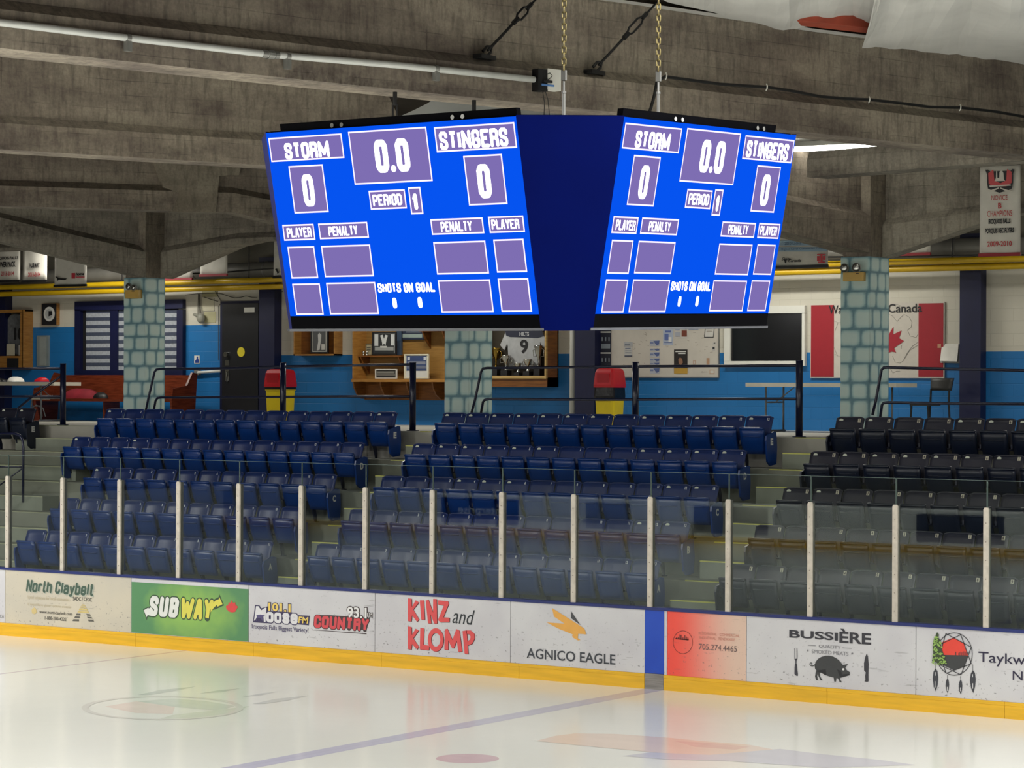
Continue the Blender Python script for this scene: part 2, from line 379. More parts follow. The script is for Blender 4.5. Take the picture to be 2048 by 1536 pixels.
# ------------------------------------------------------------------ lettering
_TXT = {}
def text_geo(s, bold=0.0, shear=0.0, res=2):
    k = (s, bold, shear, res)
    if k in _TXT: return _TXT[k]
    cu = bpy.data.curves.new('lettering', 'FONT'); cu.body = s; cu.offset = bold; cu.shear = shear; cu.resolution_u = max(3, res); cu.fill_mode = 'FRONT'
    ob = bpy.data.objects.new('lettering', cu); COL.objects.link(ob)
    bpy.context.view_layer.update()
    dg = bpy.context.evaluated_depsgraph_get()
    me = bpy.data.meshes.new_from_object(ob.evaluated_get(dg))
    v = np.array([tuple(p.co)[:2] for p in me.vertices]); f = [tuple(p.vertices) for p in me.polygons]
    bpy.data.objects.remove(ob); bpy.data.curves.remove(cu); bpy.data.meshes.remove(me)
    _TXT[k] = (v, f)
    return v, f
def put_text(mb, s, x0, x1, z0, z1, fn, bold=0.0, shear=0.0, mi=0, ref=None, slope=0.0, res=2):
    """letters fitted to the box x0..x1, z0..z1 of a flat face; fn(u,w) -> point; ref = boldness that defines the fitted box"""
    v, f = text_geo(s, bold, shear, res)
    rv = text_geo(s, bold if ref is None else ref, shear, res)[0]
    lo, hi = rv.min(0), rv.max(0)
    q = (v - lo) / (hi - lo)
    mb.add([fn(x0 + a * (x1 - x0), z0 + b * (z1 - z0) + slope * a) for a, b in q], f, mi)

# heavy condensed capitals drawn as thick strokes (centre lines in a unit box)
_O = [(0, .12), (.2, 0), (.8, 0), (1, .12), (1, .88), (.8, 1), (.2, 1), (0, .88), (0, .12)]
GL = {'O': [_O], '0': [_O], 'S': [[(1, .76), (1, .9), (.8, 1), (.2, 1), (0, .88), (0, .68), (.15, .57), (.85, .43), (1, .32), (1, .12), (.8, 0), (.2, 0), (0, .1), (0, .24)]],
      'T': [[(0, 1), (1, 1)], [(.5, 1), (.5, 0)]], 'R': [[(0, 0), (0, 1), (.75, 1), (1, .9), (1, .6), (.75, .5), (0, .5)], [(.7, .5), (1, .4), (1, 0)]],
      'M': [[(0, 0), (0, 1), (.5, .15), (1, 1), (1, 0)]], 'I': [[(.5, 0), (.5, 1)]], 'N': [[(0, 0), (0, 1), (1, 0), (1, 1)]],
      'G': [[(1, .74), (1, .88), (.8, 1), (.2, 1), (0, .88), (0, .12), (.2, 0), (.8, 0), (1, .12), (1, .46), (.6, .46)]], 'E': [[(1, 1), (0, 1), (0, 0), (1, 0)], [(0, .52), (.85, .52)]],
      'P': [[(0, 0), (0, 1), (.8, 1), (1, .9), (1, .55), (.8, .45), (0, .45)]], 'D': [[(0, 0), (0, 1), (.7, 1), (1, .85), (1, .15), (.7, 0), (0, 0)]], 'L': [[(0, 1), (0, 0), (1, 0)]],
      'A': [[(0, 0), (.4, 1), (.6, 1), (1, 0)], [(.2, .3), (.8, .3)]], 'Y': [[(0, 1), (.5, .5), (1, 1)], [(.5, .5), (.5, 0)]], 'H': [[(0, 0), (0, 1)], [(1, 0), (1, 1)], [(0, .52), (1, .52)]],
      '1': [[(0, .76), (.7, 1), (.7, 0)]], '.': [[(.5, 0), (.5, .01)]], 'U': [[(0, 1), (0, .12), (.2, 0), (.8, 0), (1, .12), (1, 1)]],
      'B': [[(0, 0), (0, 1), (.75, 1), (1, .88), (1, .62), (.8, .52), (0, .52)], [(.8, .52), (1, .42), (1, .12), (.75, 0), (0, 0)]], 'W': [[(0, 1), (.22, 0), (.5, .8), (.78, 0), (1, 1)]],
      'C': [[(1, .74), (1, .88), (.8, 1), (.2, 1), (0, .88), (0, .12), (.2, 0), (.8, 0), (1, .12), (1, .26)]],
      'o': [[(0, .1), (.2, 0), (.8, 0), (1, .1), (1, .6), (.8, .7), (.2, .7), (0, .6), (0, .1)]], 'r': [[(0, 0), (0, .7)], [(0, .55), (.4, .7), (1, .68)]], 't': [[(.4, .95), (.4, .1), (.6, 0), (1, 0)], [(0, .7), (1, .7)]],
      'h': [[(0, 0), (0, 1)], [(0, .6), (.3, .7), (.8, .7), (1, .58), (1, 0)]], 'l': [[(.5, 0), (.5, 1)]], 'a': [[(0, .6), (.2, .7), (.8, .7), (1, .6), (1, 0)], [(1, .4), (.2, .38), (0, .28), (0, .1), (.2, 0), (.8, 0), (1, .1)]],
      'y': [[(0, .7), (.5, .02)], [(1, .7), (.4, -.22), (.1, -.22)]], 'b': [[(0, 1), (0, 0), (.8, 0), (1, .12), (1, .58), (.8, .7), (0, .7)]],
      'e': [[(0, .36), (1, .36), (1, .58), (.8, .7), (.2, .7), (0, .58), (0, .12), (.2, 0), (.8, 0), (1, .14)]], 's': [[(1, .55), (.8, .7), (.2, .7), (0, .58), (.1, .42), (.9, .3), (1, .14), (.8, 0), (.2, 0), (0, .12)]]}
GW = {'I': .42, 'M': 1.4, '1': .72, '.': .42, ' ': .45, 'l': .42, 'W': 1.5, 'r': .72, 't': .75, 'N': 1.08}
def put_stroke(mb, s, x0, x1, z0, z1, fn, t=.30, gap=.10, shear=0.0, mi=0, slope=0.0, extra=0.0):
    """t = stroke thickness as a share of a normal letter's width; extra widens the strokes (outlines)"""
    ws = [GW.get(c, 1.0) for c in s]; u = (x1 - x0) / (sum(ws) + gap * (len(s) - 1)); th = t * u; r = th / 2 + extra; h = z1 - z0; x = x0
    for c, w in zip(s, ws):
        kk_ = 0
        for pl in GL.get(c, []):
            q = []
            for a, b_ in pl:
                zz = th / 2 + b_ * (h - th); q.append((x + th / 2 + a * max(0, w * u - th) + shear * zz, zz))
            for i, (a, b_) in enumerate(q):
                kk_ += 1; P = [fn(a + r * math.cos(math.pi * k / 5), z0 + slope * (a - x0) / (x1 - x0) + b_ + r * math.sin(math.pi * k / 5), kk_) for k in range(10)]
                if len(pl) > 2 or extra or c == '.': mb.add(P, [tuple(range(10))], mi)
                if i:
                    a0, b0 = q[i - 1]; dx, dz = a - a0, b_ - b0; L = math.hypot(dx, dz)
                    if L < 1e-9: continue
                    nx, nz = -dz / L * r, dx / L * r; kk_ += 1; sl = lambda aa: slope * (aa - x0) / (x1 - x0)
                    mb.add([fn(a0 - nx, z0 + sl(a0) + b0 - nz, kk_), fn(a - nx, z0 + sl(a) + b_ - nz, kk_), fn(a + nx, z0 + sl(a) + b_ + nz, kk_), fn(a0 + nx, z0 + sl(a0) + b0 + nz, kk_)], [(0, 1, 2, 3)], mi)
        x += (w + gap) * u

# ================================================================== STRUCTURE
D = 25.024            # face of the far boards
YW = 37.3             # concourse wall
ZF = 2.81             # concourse floor
def W_(x, y, Y=YW): return onY(x, y, Y)

# --- ice
fl = thing('floor', (-18, 12.5, 0), 'white ice sheet with faded painted lines inside the boards', 'ice', kind='structure')
b = MB(); b.box(-46, 8, -6, 45, -.2, 0); b.build('ice_sheet', M_ICE, fl)
XB0, XB1 = -15.176, -14.914
b = MB(); b.poly([(XB0, 1, .0003), (XB1, 1, .0003), (XB1, D, .0003), (XB0, D, .0003)]); b.build('blue_line', ice_paint('ice_lilac', (196, 194, 214)), fl)
gx = onZ(365, 1302, 0)[0]
b = MB(); b.poly([(gx - .03, 1, .0003), (gx + .03, 1, .0003), (gx + .03, D, .0003), (gx - .03, D, .0003)]); b.build('goal_line', ice_paint('ice_greylilac', (206, 196, 200)), fl)
_IZ = [.0004]
def ice_poly(pts, name, rgb, z=None):
    _IZ[0] += .00012; z = _IZ[0]
    b = MB(); P = [tuple(onZ(x, y, 0)[:2]) + (z,) for x, y in pts]
    a = sum(P[i][0] * P[(i + 1) % len(P)][1] - P[(i + 1) % len(P)][0] * P[i][1] for i in range(len(P)))
    if a < 0: P = P[::-1]
    b.poly(P); return b.build(name, ice_paint('ice_' + name + str(rgb[0]), rgb), fl)
c0 = onZ(935, 1517, 0)
b = MB(); b.disc((c0[0], c0[1], .0004), .30, 'z', 28); b.build('faceoff_spot', ice_paint('ice_pink', (216, 188, 194)), fl)
# round feathered emblem painted under the ice near the left zone
def ell(cx, cy, rx, ry, n=40): return [(cx + rx * math.cos(2 * math.pi * i / n), cy + ry * math.sin(2 * math.pi * i / n)) for i in range(n)]
def ring_ice(cx, cy, rx, ry, w, name, rgb, tilt=0.0):
    b = MB(); n = 48; P = []
    for k in (1.0, 1.0 - w):
        for i in range(n):
            t = 2 * math.pi * i / n
            x = cx + rx * k * math.cos(t); y = cy + ry * k * math.sin(t) + tilt * (x - cx)
            P.append(tuple(onZ(x, y, 0)[:2]) + (.0018,))
    b.add(P, [(i, n + i, n + (i + 1) % n, (i + 1) % n) for i in range(n)]); b.build(name, ice_paint('ice_' + name, rgb), fl)
ring_ice(325, 1416, 162, 24, .09, 'emblem_hoop', (222, 220, 214))
ice_poly([(210, 1413), (270, 1403), (330, 1401), (350, 1414), (345, 1428), (270, 1426)], 'emblem_field', (234, 218, 210))
ice_poly([(275, 1403), (345, 1397), (410, 1402), (470, 1412), (440, 1422), (350, 1414)], 'emblem_field', (212, 216, 208))
ice_poly([(310, 1441), (345, 1430), (420, 1422), (500, 1412), (455, 1428), (400, 1436)], 'emblem_field', (216, 220, 208))
for q in ([(275, 1390), (320, 1380), (393, 1373), (350, 1382), (300, 1390)], [(400, 1387), (440, 1380), (480, 1377), (445, 1384)],
          [(484, 1394), (520, 1387), (556, 1383), (525, 1390)], [(505, 1408), (550, 1398), (618, 1391), (575, 1401), (530, 1408)]):
    ice_poly(q, 'emblem_feather', (204, 206, 202))
# second emblem, right foreground
ice_poly([(1072, 1482), (1110, 1472), (1150, 1467), (1230, 1468), (1330, 1475), (1400, 1482), (1500, 1490), (1560, 1502), (1480, 1512), (1330, 1507), (1200, 1495), (1120, 1487)], 'emblem_field', (232, 212, 198))
ice_poly([(1245, 1512), (1300, 1505), (1420, 1510), (1560, 1498), (1640, 1508), (1760, 1520), (1830, 1530), (1650, 1536), (1450, 1522), (1330, 1519)], 'emblem_field', (208, 206, 214))
ice_poly([(1348, 1482), (1420, 1486), (1500, 1494), (1470, 1500), (1390, 1494)], 'emblem_field', (226, 196, 186))

# --- grandstand
YA, DY, RZ = 28.60, .78125, .4755
TREAD = [.47 + RZ * i for i in range(5)]
FRONT = [YA + DY * i - .45 for i in range(6)]
gs = thing('grandstand', (-22, FRONT[0], 0), 'grey concrete grandstand tiers rising behind the glass', 'grandstand', kind='structure')
XL, XR = -46.0, 6.0
b = MB(); b.box(XL, XR, D + .6, 45, -.1, .02); b.build('walkway', M_TIER, gs)
for i in range(5):
    b = MB(); b.box(XL, XR, FRONT[i], FRONT[i + 1] if i < 4 else FRONT[5], .02, TREAD[i]); b.build('tier', M_TIER, gs)
b = MB(); b.box(XL, XR, FRONT[5], 45, .02, ZF); b.build('concourse_floor', M_FLOORC, gs)
AISLES = [(-32.25, -30.02, M_NOSEW, 2), (-23.63, -22.86, M_NOSE, 0), (-16.92, -16.03, M_NOSE, 0)]
for x0, x1, mn, lo in AISLES:
    for i in range(6):
        zt = TREAD[i] if i < 5 else ZF
        zprev = TREAD[i - 1] if i else .02
        xs = x1 if not (lo and i <= 2) else -28.8
        b = MB(); b.box(x0, xs, FRONT[i] - .39, FRONT[i], zprev, (zt + zprev) / 2); b.build('step', M_STEP, gs)
        b = MB(); b.box(x0, xs, FRONT[i] - .392, FRONT[i] - .352, (zt + zprev) / 2, (zt + zprev) / 2 + .004); b.box(x0, xs, FRONT[i] - .393, FRONT[i] - .389, (zt + zprev) / 2 - .012, (zt + zprev) / 2 + .004); b.build('nosing', mn, gs)
        b = MB(); b.box(x0, xs, FRONT[i] - .003, FRONT[i] + .04, zt, zt + .004); b.box(x0, xs, FRONT[i] - .003, FRONT[i] + .001, zt - .012, zt + .004); b.build('nosing', mn, gs)

# --- wall behind the concourse (blue dado, white above), end walls, roof deck
M_WBLUE = block_mat('block_blue', (24, 112, 178)); M_WWHITE = block_mat('block_white', (206, 202, 188)); M_WGREY = paint('wall_shade', (128, 124, 112), .8, .15, 1.5)  # last one: plain concrete grey for the upper wall and the end walls
xs = W_(535, 700)[0]
zl, zr = W_(400, 650)[2], W_(1200, 707)[2]
wb = thing('wall_back', (-22, YW, ZF), 'block wall painted blue below and white above behind the concourse', 'wall', kind='structure')
b = MB(); b.box(XL, xs, YW, YW + .3, ZF, zl); b.box(xs, XR, YW, YW + .3, ZF, zr); b.build('blue_band', M_WBLUE, wb)
b = MB(); b.box(XL, xs, YW, YW + .3, zl, 5.62); b.box(xs, XR, YW, YW + .3, zr, 5.62); b.build('white_band', M_WWHITE, wb)
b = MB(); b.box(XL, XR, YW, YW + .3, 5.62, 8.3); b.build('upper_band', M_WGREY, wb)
b = MB(); b.box(XL - .3, XL, -6, 45, -.2, 8.3); tag(b.build('wall_left', M_WGREY), 'dim grey end wall beyond the left zone', 'wall', kind='structure')
b = MB(); b.box(XR, XR + .3, -6, 45, -.2, 8.3); tag(b.build('wall_right', M_WGREY), 'dim grey end wall beyond the right zone', 'wall', kind='structure')
b = MB(); b.box(XL, XR, -6.3, -6, -.2, 8.3); tag(b.build('wall_front', M_WGREY), 'dim grey side wall behind the near stand', 'wall', kind='structure')
b = MB(); b.box(XL, XR, -6, 45, 8.0, 8.3); tag(b.build('ceiling', paint('roof_deck', (70, 62, 56), .9, .2, 1)), 'dark roof deck above the concrete beams', 'ceiling', kind='structure')

# --- pilasters on the wall
for k, (p0, p1, ptop, tx) in enumerate([(-30, 9, 600, 'at the far left edge'), (517.5, 548.5, 500, 'beside the black door'), (1150, 1189.5, 500, 'between the jersey case and the notice board'), (1919, 1961, 495, 'right of the flag panel')]):
    Yf = YW - .22
    x0, x1 = onY(p0, 700, Yf)[0], onY(p1, 700, Yf)[0]
    b = MB(); b.box(x0, x1, Yf, YW + .02, ZF, 6.0)
    tag(b.build('pilaster', M_NAVYW), 'navy painted pilaster on the concourse wall ' + tx, 'pilaster', kind='structure')

# --- concrete roof beams: flanged girders seen from below
def girder(name, label, A, B, zb, fh, zt=7.55, hw=.24, ww=.10, mat=M_CON):
    """A, B ends of the flange face seen from the rink; zb / fh: (fraction, value) stations"""
    A, B = np.array(A), np.array(B); d = B - A; L = np.hypot(*d); d /= L; n = np.array([-d[1], d[0]])
    n = n if n[0] < 0 else -n                     # away from the camera side
    fr = sorted(set([f for f, _ in zb] + [f for f, _ in fh] + ([f for f, _ in zt] if isinstance(zt, list) else [])))
    I = lambda tab, f: float(np.interp(f, [a for a, _ in tab], [b_ for _, b_ in tab]))
    mb = MB(); sec = []
    for f in fr:
        z0, h = I(zb, f), I(fh, f); x = f * L; zq = zt if not isinstance(zt, list) else I(zt, f)
        sec.append([(x, hw, z0), (x, -hw, z0), (x, -hw, z0 + h), (x, -ww, z0 + h + .10), (x, -ww, zq), (x, ww, zq), (x, ww, z0 + h + .10), (x, hw, z0 + h)])
    vv = [p for s_ in sec for p in s_]
    ff = [tuple(range(8)), tuple(range(len(vv) - 1, len(vv) - 9, -1))]
    for i in range(len(sec) - 1):
        for j in range(8):
            ff.append((i * 8 + j, (i + 1) * 8 + j, (i + 1) * 8 + (j + 1) % 8, i * 8 + (j + 1) % 8))
    mb.add(vv, ff)
    ob = mb.build(name, mat)
    c = A + n * hw
    ang = math.atan2(d[1], d[0])
    ob.matrix_world = Matrix.Translation((c[0], c[1], 0)) @ Matrix.Rotation(ang, 4, 'Z')
    # flange face seen must be on local -y: flip when the camera side is +y
    loc_n = np.array([-math.sin(ang), math.cos(ang)])
    if loc_n @ n < 0: ob.matrix_world = Matrix.Translation((B[0] + n[0] * hw, B[1] + n[1] * hw, 0)) @ Matrix.Rotation(ang + math.pi, 4, 'Z')
    # normals
    bm = bmesh.new(); bm.from_mesh(ob.data); bmesh.ops.recalc_face_normals(bm, faces=bm.faces); bm.to_mesh(ob.data); bm.free()
    return tag(ob, label, 'roof beam', kind='structure')
ZB = 6.2
b1a, b1b = onZ(0, 96, ZB)[:2], onZ(2048, 310, ZB)[:2]
d1 = (b1b - b1a); d1 /= np.hypot(*d1)
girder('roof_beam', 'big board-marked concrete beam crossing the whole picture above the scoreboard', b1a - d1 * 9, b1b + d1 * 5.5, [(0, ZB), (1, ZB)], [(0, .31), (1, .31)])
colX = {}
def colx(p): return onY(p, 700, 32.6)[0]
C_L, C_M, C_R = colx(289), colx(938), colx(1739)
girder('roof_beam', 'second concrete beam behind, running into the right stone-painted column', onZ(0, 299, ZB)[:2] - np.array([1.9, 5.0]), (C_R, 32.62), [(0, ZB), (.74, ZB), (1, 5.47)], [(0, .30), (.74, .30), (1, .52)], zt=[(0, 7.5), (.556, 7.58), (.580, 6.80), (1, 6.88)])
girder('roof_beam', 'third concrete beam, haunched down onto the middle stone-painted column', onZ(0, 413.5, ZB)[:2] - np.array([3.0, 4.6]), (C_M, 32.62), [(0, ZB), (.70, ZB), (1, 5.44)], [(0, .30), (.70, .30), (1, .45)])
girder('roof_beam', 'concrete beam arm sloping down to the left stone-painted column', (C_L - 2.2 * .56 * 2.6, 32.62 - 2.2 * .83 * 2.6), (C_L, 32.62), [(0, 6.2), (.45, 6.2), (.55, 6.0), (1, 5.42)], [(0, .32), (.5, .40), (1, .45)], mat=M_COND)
# edge beam along the column line, haunched beside each column
def edge_bay(xa, xb, label):
    st = [(0, 5.42), (.26, 5.95), (.34, 6.02), (.66, 6.02), (.74, 5.95), (1, 5.42)]
    return girder('edge_beam', label, (xb, 33.0), (xa, 33.0), st, [(0, .46), (.26, .12), (.34, .05), (.66, .05), (.74, .12), (1, .46)], zt=6.92, hw=.17, ww=.07, mat=M_COND)
edge_bay(C_L, C_M - .45, 'dark concrete edge beam between left and middle columns')
edge_bay(C_M, C_R - .45, 'dark concrete edge beam between middle and right columns')
edge_bay(C_R, C_R + 7.0, 'dark concrete edge beam right of the right column')
edge_bay(C_L - 7.4, C_L - .45, 'dark concrete edge beam left of the left column')
p5, q5 = onZ(1655, 358, ZB)[:2], onZ(2048, 328, ZB)[:2]
girder('roof_beam', 'short concrete cross beam above the right column, under the long beam', p5, q5 + (q5 - p5) * .3, [(0, ZB), (1, ZB)], [(0, .22), (1, .22)], zt=6.50, hw=.2, ww=.16, mat=M_COND)
# cast block where the third beam meets its cross member, flush with the flange face
A3, B3 = onZ(0, 413.5, ZB)[:2] - np.array([3.0, 4.6]), np.array([C_M, 32.62]); d3 = (B3 - A3) / np.hypot(*(B3 - A3)); n3 = np.array([d3[1], -d3[0]])
def onP3(px, py, off):
    dr = FW + RT * (px - 1024) / F_PX + UP * (768 - py) / F_PX
    k = (n3 @ A3 + off) / (n3 @ dr[:2]); return EYE + dr * k
b = MB(); out = [(309, 321), (482, 333), (478, 350), (439, 352), (432, 424), (345, 423), (359, 386), (328, 374)]
F_ = [onP3(x, y, .02) for x, y in out]; G_ = [p - np.array([n3[0], n3[1], 0]) * .34 for p in F_]; k_ = len(out)
b.add(F_ + G_, [tuple(range(k_)), tuple(range(2 * k_ - 1, k_ - 1, -1))] + [(i, (i + 1) % k_, (i + 1) % k_ + k_, i + k_) for i in range(k_)])
ob = b.build('beam_joint', concrete('joint_concrete', (168, 158, 140), (140, 130, 114), False), org=tuple(F_[0])); bm = bmesh.new(); bm.from_mesh(ob.data); bmesh.ops.recalc_face_normals(bm, faces=bm.faces); bm.to_mesh(ob.data); bm.free()
tag(ob, 'pale smooth concrete block where two beams meet left of the scoreboard', 'beam joint', kind='structure')

# --- columns with airbrushed stones
def column(pl, pc, pr, label, seed):
    rnd = random.Random(seed)
    Yf = 32.6
    x0, x1 = onY(pl, 700, Yf)[0], onY(pc, 700, Yf)[0]
    aR = onY(pr, 700, 1.0)[0]; Yb = x1 / aR
    zt = 5.42
    co = thing('column', ((x0 + x1) / 2, (Yf + Yb) / 2, ZF), label, 'column', kind='structure')
    b = MB(); b.box(x0, x1, Yf, Yb, ZF, zt, 0); b.build('shaft', M_JOINT, co)
    b = MB(); b.box(x0 + .02, x1 - .005, Yf + .02, Yb - .02, zt, 7.5); ob = b.build('pier_top', M_CON, co)
    z = ZF + .0; n = 0
    hs = []
    while z < zt - .05:
        h = rnd.uniform(.235, .30); 
        if zt - (z + h) < .14: h = zt - z
        hs.append((z, min(zt, z + h))); z += h
    for ri, (z0, z1) in enumerate(hs):
        # unwrap: u from 0..wf on the front face, wf..wf+ws on the side face
        wf, ws = x1 - x0, Yb - Yf
        u = -rnd.uniform(.02, .20)
        while u < wf + ws:
            w = rnd.uniform(.24, .36); u0_ = u; a, c = max(u, 0), min(u + w, wf + ws); u += w
            if wf + ws - u < .08: c = wf + ws; w = c - u0_; u = wf + ws + 1
            if c - a < .05: continue
            g = .004
            lo, hi, za, zb_ = max(a, 0) + (g if a > 0 else 0), c - (g if c < wf + ws - 1e-6 else 0), z0 + g, z1 - g
            us = sorted(set([lo + (hi - lo) * k / 9 for k in range(10)] + ([wf] if lo < wf < hi else []))); vs_ = [za + (zb_ - za) * k / 7 for k in range(8)]
            full0, full1 = u0_, u0_ + w
            mb = MB(); rim = []
            def pos(uu, zz, e):
                if uu <= wf - 1e-9: return (x0 + uu, Yf - e, zz)
                if uu <= wf + 1e-9: return (x1 + e, Yf - e, zz)
                return (x1 + e, Yf + uu - wf, zz)
            vv = []
            for zz in vs_:
                for uu in us:
                    du = abs((uu - (full0 + full1) / 2) / ((full1 - full0) / 2)); dv = abs((zz - (za + zb_) / 2) / ((zb_ - za) / 2))
                    q = (min(du, 1) ** 5 + dv ** 5) ** .2
                    f = max(0.0, min(1.0, (q - .55) / .47)); f = f * f * (3 - 2 * f)
                    rim.append(f); vv.append(pos(uu, zz, .008 * (1 - f) + .0006))
            nu = len(us)
            mb.add(vv, [(j_ * nu + i_, j_ * nu + i_ + 1, (j_ + 1) * nu + i_ + 1, (j_ + 1) * nu + i_) for j_ in range(7) for i_ in range(nu - 1)])
            ob = mb.build('stone', M_STONE, co, True)
            at = ob.data.attributes.new('rim', 'FLOAT', 'POINT'); at.data.foreach_set('value', rim)
    return co
column(248, 289, 329.5, 'column with painted teal stones in front of the striped window', 3)
column(890, 938, 984.5, 'column with painted teal stones below the scoreboard', 5)
column(1681.5, 1739, 1777.5, 'column with painted teal stones in front of the flag panel', 8)

# ================================================================== RINK BOARDS
def bfn(dy):
    return lambda u, w, k=0: (u, D - dy - k * 6e-5, w)
def BX(p, y=1250): return onY(p, y, D)[0]
def BZ(p, y): return onY(p, y, D)[2]
ZT = .922
M_BW = scuffed('board_white', (210, 210, 213), (201, 200, 205)); M_BCREAM = scuffed('board_cream', (204, 196, 178), (194, 188, 174))
M_BGREEN = None
def green_board():
    m, nt, p = newmat('board_green')
    geo = nd(nt, 'ShaderNodeNewGeometry'); sp = nd(nt, 'ShaderNodeSeparateXYZ'); nt.links.new(geo.outputs['Position'], sp.inputs[0])
    cx, cz = BX(385), .52
    def q(sock, c, s_):
        a = nd(nt, 'ShaderNodeMath', operation='SUBTRACT'); a.inputs[1].default_value = c; nt.links.new(sock, a.inputs[0])
        b_ = nd(nt, 'ShaderNodeMath', operation='MULTIPLY'); b_.inputs[1].default_value = 1 / s_; nt.links.new(a.outputs[0], b_.inputs[0])
        d_ = nd(nt, 'ShaderNodeMath', operation='POWER'); d_.inputs[1].default_value = 2; nt.links.new(b_.outputs[0], d_.inputs[0]); return d_
    a = q(sp.outputs['X'], cx, 1.05); c = q(sp.outputs['Z'], cz, .55)
    ad = nd(nt, 'ShaderNodeMath', operation='ADD'); nt.links.new(a.outputs[0], ad.inputs[0]); nt.links.new(c.outputs[0], ad.inputs[1])
    n = nd(nt, 'ShaderNodeTexNoise'); n.inputs['Scale'].default_value = 5; nt.links.new(geo.outputs['Position'], n.inputs['Vector'])
    a2 = nd(nt, 'ShaderNodeMath', operation='MULTIPLY_ADD'); a2.inputs[1].default_value = .5; nt.links.new(n.outputs['Fac'], a2.inputs[0]); nt.links.new(ad.outputs[0], a2.inputs[2])
    cr = nd(nt, 'ShaderNodeValToRGB'); e = cr.color_ramp.elements; e[0].position = .15; e[0].color = RGB(150, 192, 92); e[1].position = 1.0; e[1].color = RGB(88, 140, 96)
    nt.links.new(a2.outputs[0], cr.inputs[0]); nt.links.new(cr.outputs[0], p.inputs['Base Color']); p.inputs['Roughness'].default_value = .4
    return m
M_BGREEN = green_board()
M_BRED = scuffed('board_red_fade', (244, 84, 70), (222, 192, 174), grad=(BX(1345), BX(1480)), speck=.8)

def panel(p0, p1, mat, label, extra=None):
    x0, x1 = (BX(p0) if p0 is not None else extra[0]), (BX(p1) if p1 is not None else extra[1])
    t = thing('advert_board', ((x0 + x1) / 2, D, .18), label, 'advert board', 'advertising boards along the far side of the rink')
    b = MB(); b.box(x0 + .004, x1 - .004, D, D + .03, .1795, ZT); b.build('facing', mat, t)
    return t
def word(mb, s, pl, pr, ytl, ybl, bold=0., shear=0., mi=0, dy=.004, ref=None, slope=0., res=2):
    """lettering on the boards: left edge pl (top ytl, baseline ybl in the photo), right edge pr"""
    x0, x1 = BX(pl, ybl), BX(pr, ybl)
    put_text(mb, s, x0, x1, BZ(pl, ybl), BZ(pl, ytl), bfn(dy), bold, shear, mi, ref, slope, res)
def stroke(mb, s, pl, pr, ytl, ybl, t=.3, gap=.12, shear=0., mi=0, dy=.004, slope=0., extra=0.):
    put_stroke(mb, s, BX(pl, ybl), BX(pr, ybl), BZ(pl, ybl), BZ(pl, ytl), bfn(dy), t, gap, shear, mi, slope, extra)
def bpoly(mb, pts, org, sc, mi=0, dy=.004):
    P = [onY(org[0] + x / sc, org[1] + y / sc, D) for x, y in pts]
    P = [(p[0], D - dy, p[2]) for p in P]
    a = sum(P[i][0] * P[(i + 1) % len(P)][2] - P[(i + 1) % len(P)][0] * P[i][2] for i in range(len(P)))
    mb.poly(P if a > 0 else P[::-1], mi)
def bring(mb, c, rx, ry, w, org, sc, mi=0, dy=.004, n=40):
    P = []
    for k in (1.0, 1.0 - w):
        for i in range(n):
            t = 2 * math.pi * i / n; q = onY(org[0] + (c[0] + rx * k * math.cos(t)) / sc, org[1] + (c[1] - ry * k * math.sin(t)) / sc, D)
            P.append((q[0], D - dy, q[2]))
    mb.add(P, [(i, (i + 1) % n, n + (i + 1) % n, n + i) for i in range(n)], mi)
def bline(mb, a, c, w, org, sc, mi=0, dy=.004):
    a, c = np.array(a, float), np.array(c, float); d = c - a; d /= np.hypot(*d); n = np.array([-d[1], d[0]]) * w / 2
    bpoly(mb, [a + n, c + n, c - n, a - n], org, sc, mi, dy)

# far-left stub
t = panel(None, 10, M_BW, 'plain pale board panel at the left edge of the picture', (-30.0, None)); b = MB(); word(b, 'CA', 0, 8, 1229, 1236, .01); b.build('lettering', ink(140, 140, 140), t)
# cream board
t = panel(10, 262, M_BCREAM, 'cream board panel with dark green slanted title and a striped pyramid')
b = MB(); stroke(b, 'North Claybelt', 53.5, 188, 1160, 1185, .34, .10, .18, 0, .003); b.build('letter_shadow', ink(176, 182, 170), t)
b = MB(); stroke(b, 'North Claybelt', 52, 186, 1158.5, 1183, .34, .10, .18, 0, .005); b.build('title', ink(70, 92, 80), t)
b = MB(); word(b, 'SADC / CFDC', 146, 184, 1193, 1201, .02); word(b, 'www.northclaybelt.com', 79, 145, 1220, 1228, .012); word(b, '1-888-280-4222', 90, 133, 1232, 1239, .012); b.build('lettering', ink(92, 90, 84), t)
b = MB(); word(b, 'Local solutions for local economies', 56, 139, 1190, 1197, 0); word(b, "L'équilibre pour notre avenir", 56, 143, 1205, 1212, 0); b.build('faded_lettering', ink(192, 180, 152), t)
b = MB(); O, S = (0, 1140), 7.877
for i, (y0, y1, mi) in enumerate([(540, 560, 0), (570, 590, 0), (600, 630, 0), (645, 668, 0), (685, 712, 1), (730, 755, 1), (775, 805, 1)]):
    w0, w1 = (y0 - 500) * .56, (y1 - 500) * .56
    if i < 4: bpoly(b, [(1315 - w0, y0), (1315 + w0, y0 + 8), (1315 + w1, y1 + 8), (1315 - w1, y1)], O, S, mi)
    else:
        bpoly(b, [(1315 - w0, y0), (1315 - w0 * .45, y0 + 3), (1315 - w1 * .4, y1 + 3), (1315 - w1, y1)], O, S, mi); bpoly(b, [(1315 + w0 * .45, y0 + 6), (1315 + w0, y0 + 10), (1315 + w1, y1 + 10), (1315 + w1 * .5, y1 + 6)], O, S, mi)
b.build('pyramid', [ink(206, 186, 122), ink(94, 92, 86)], t)
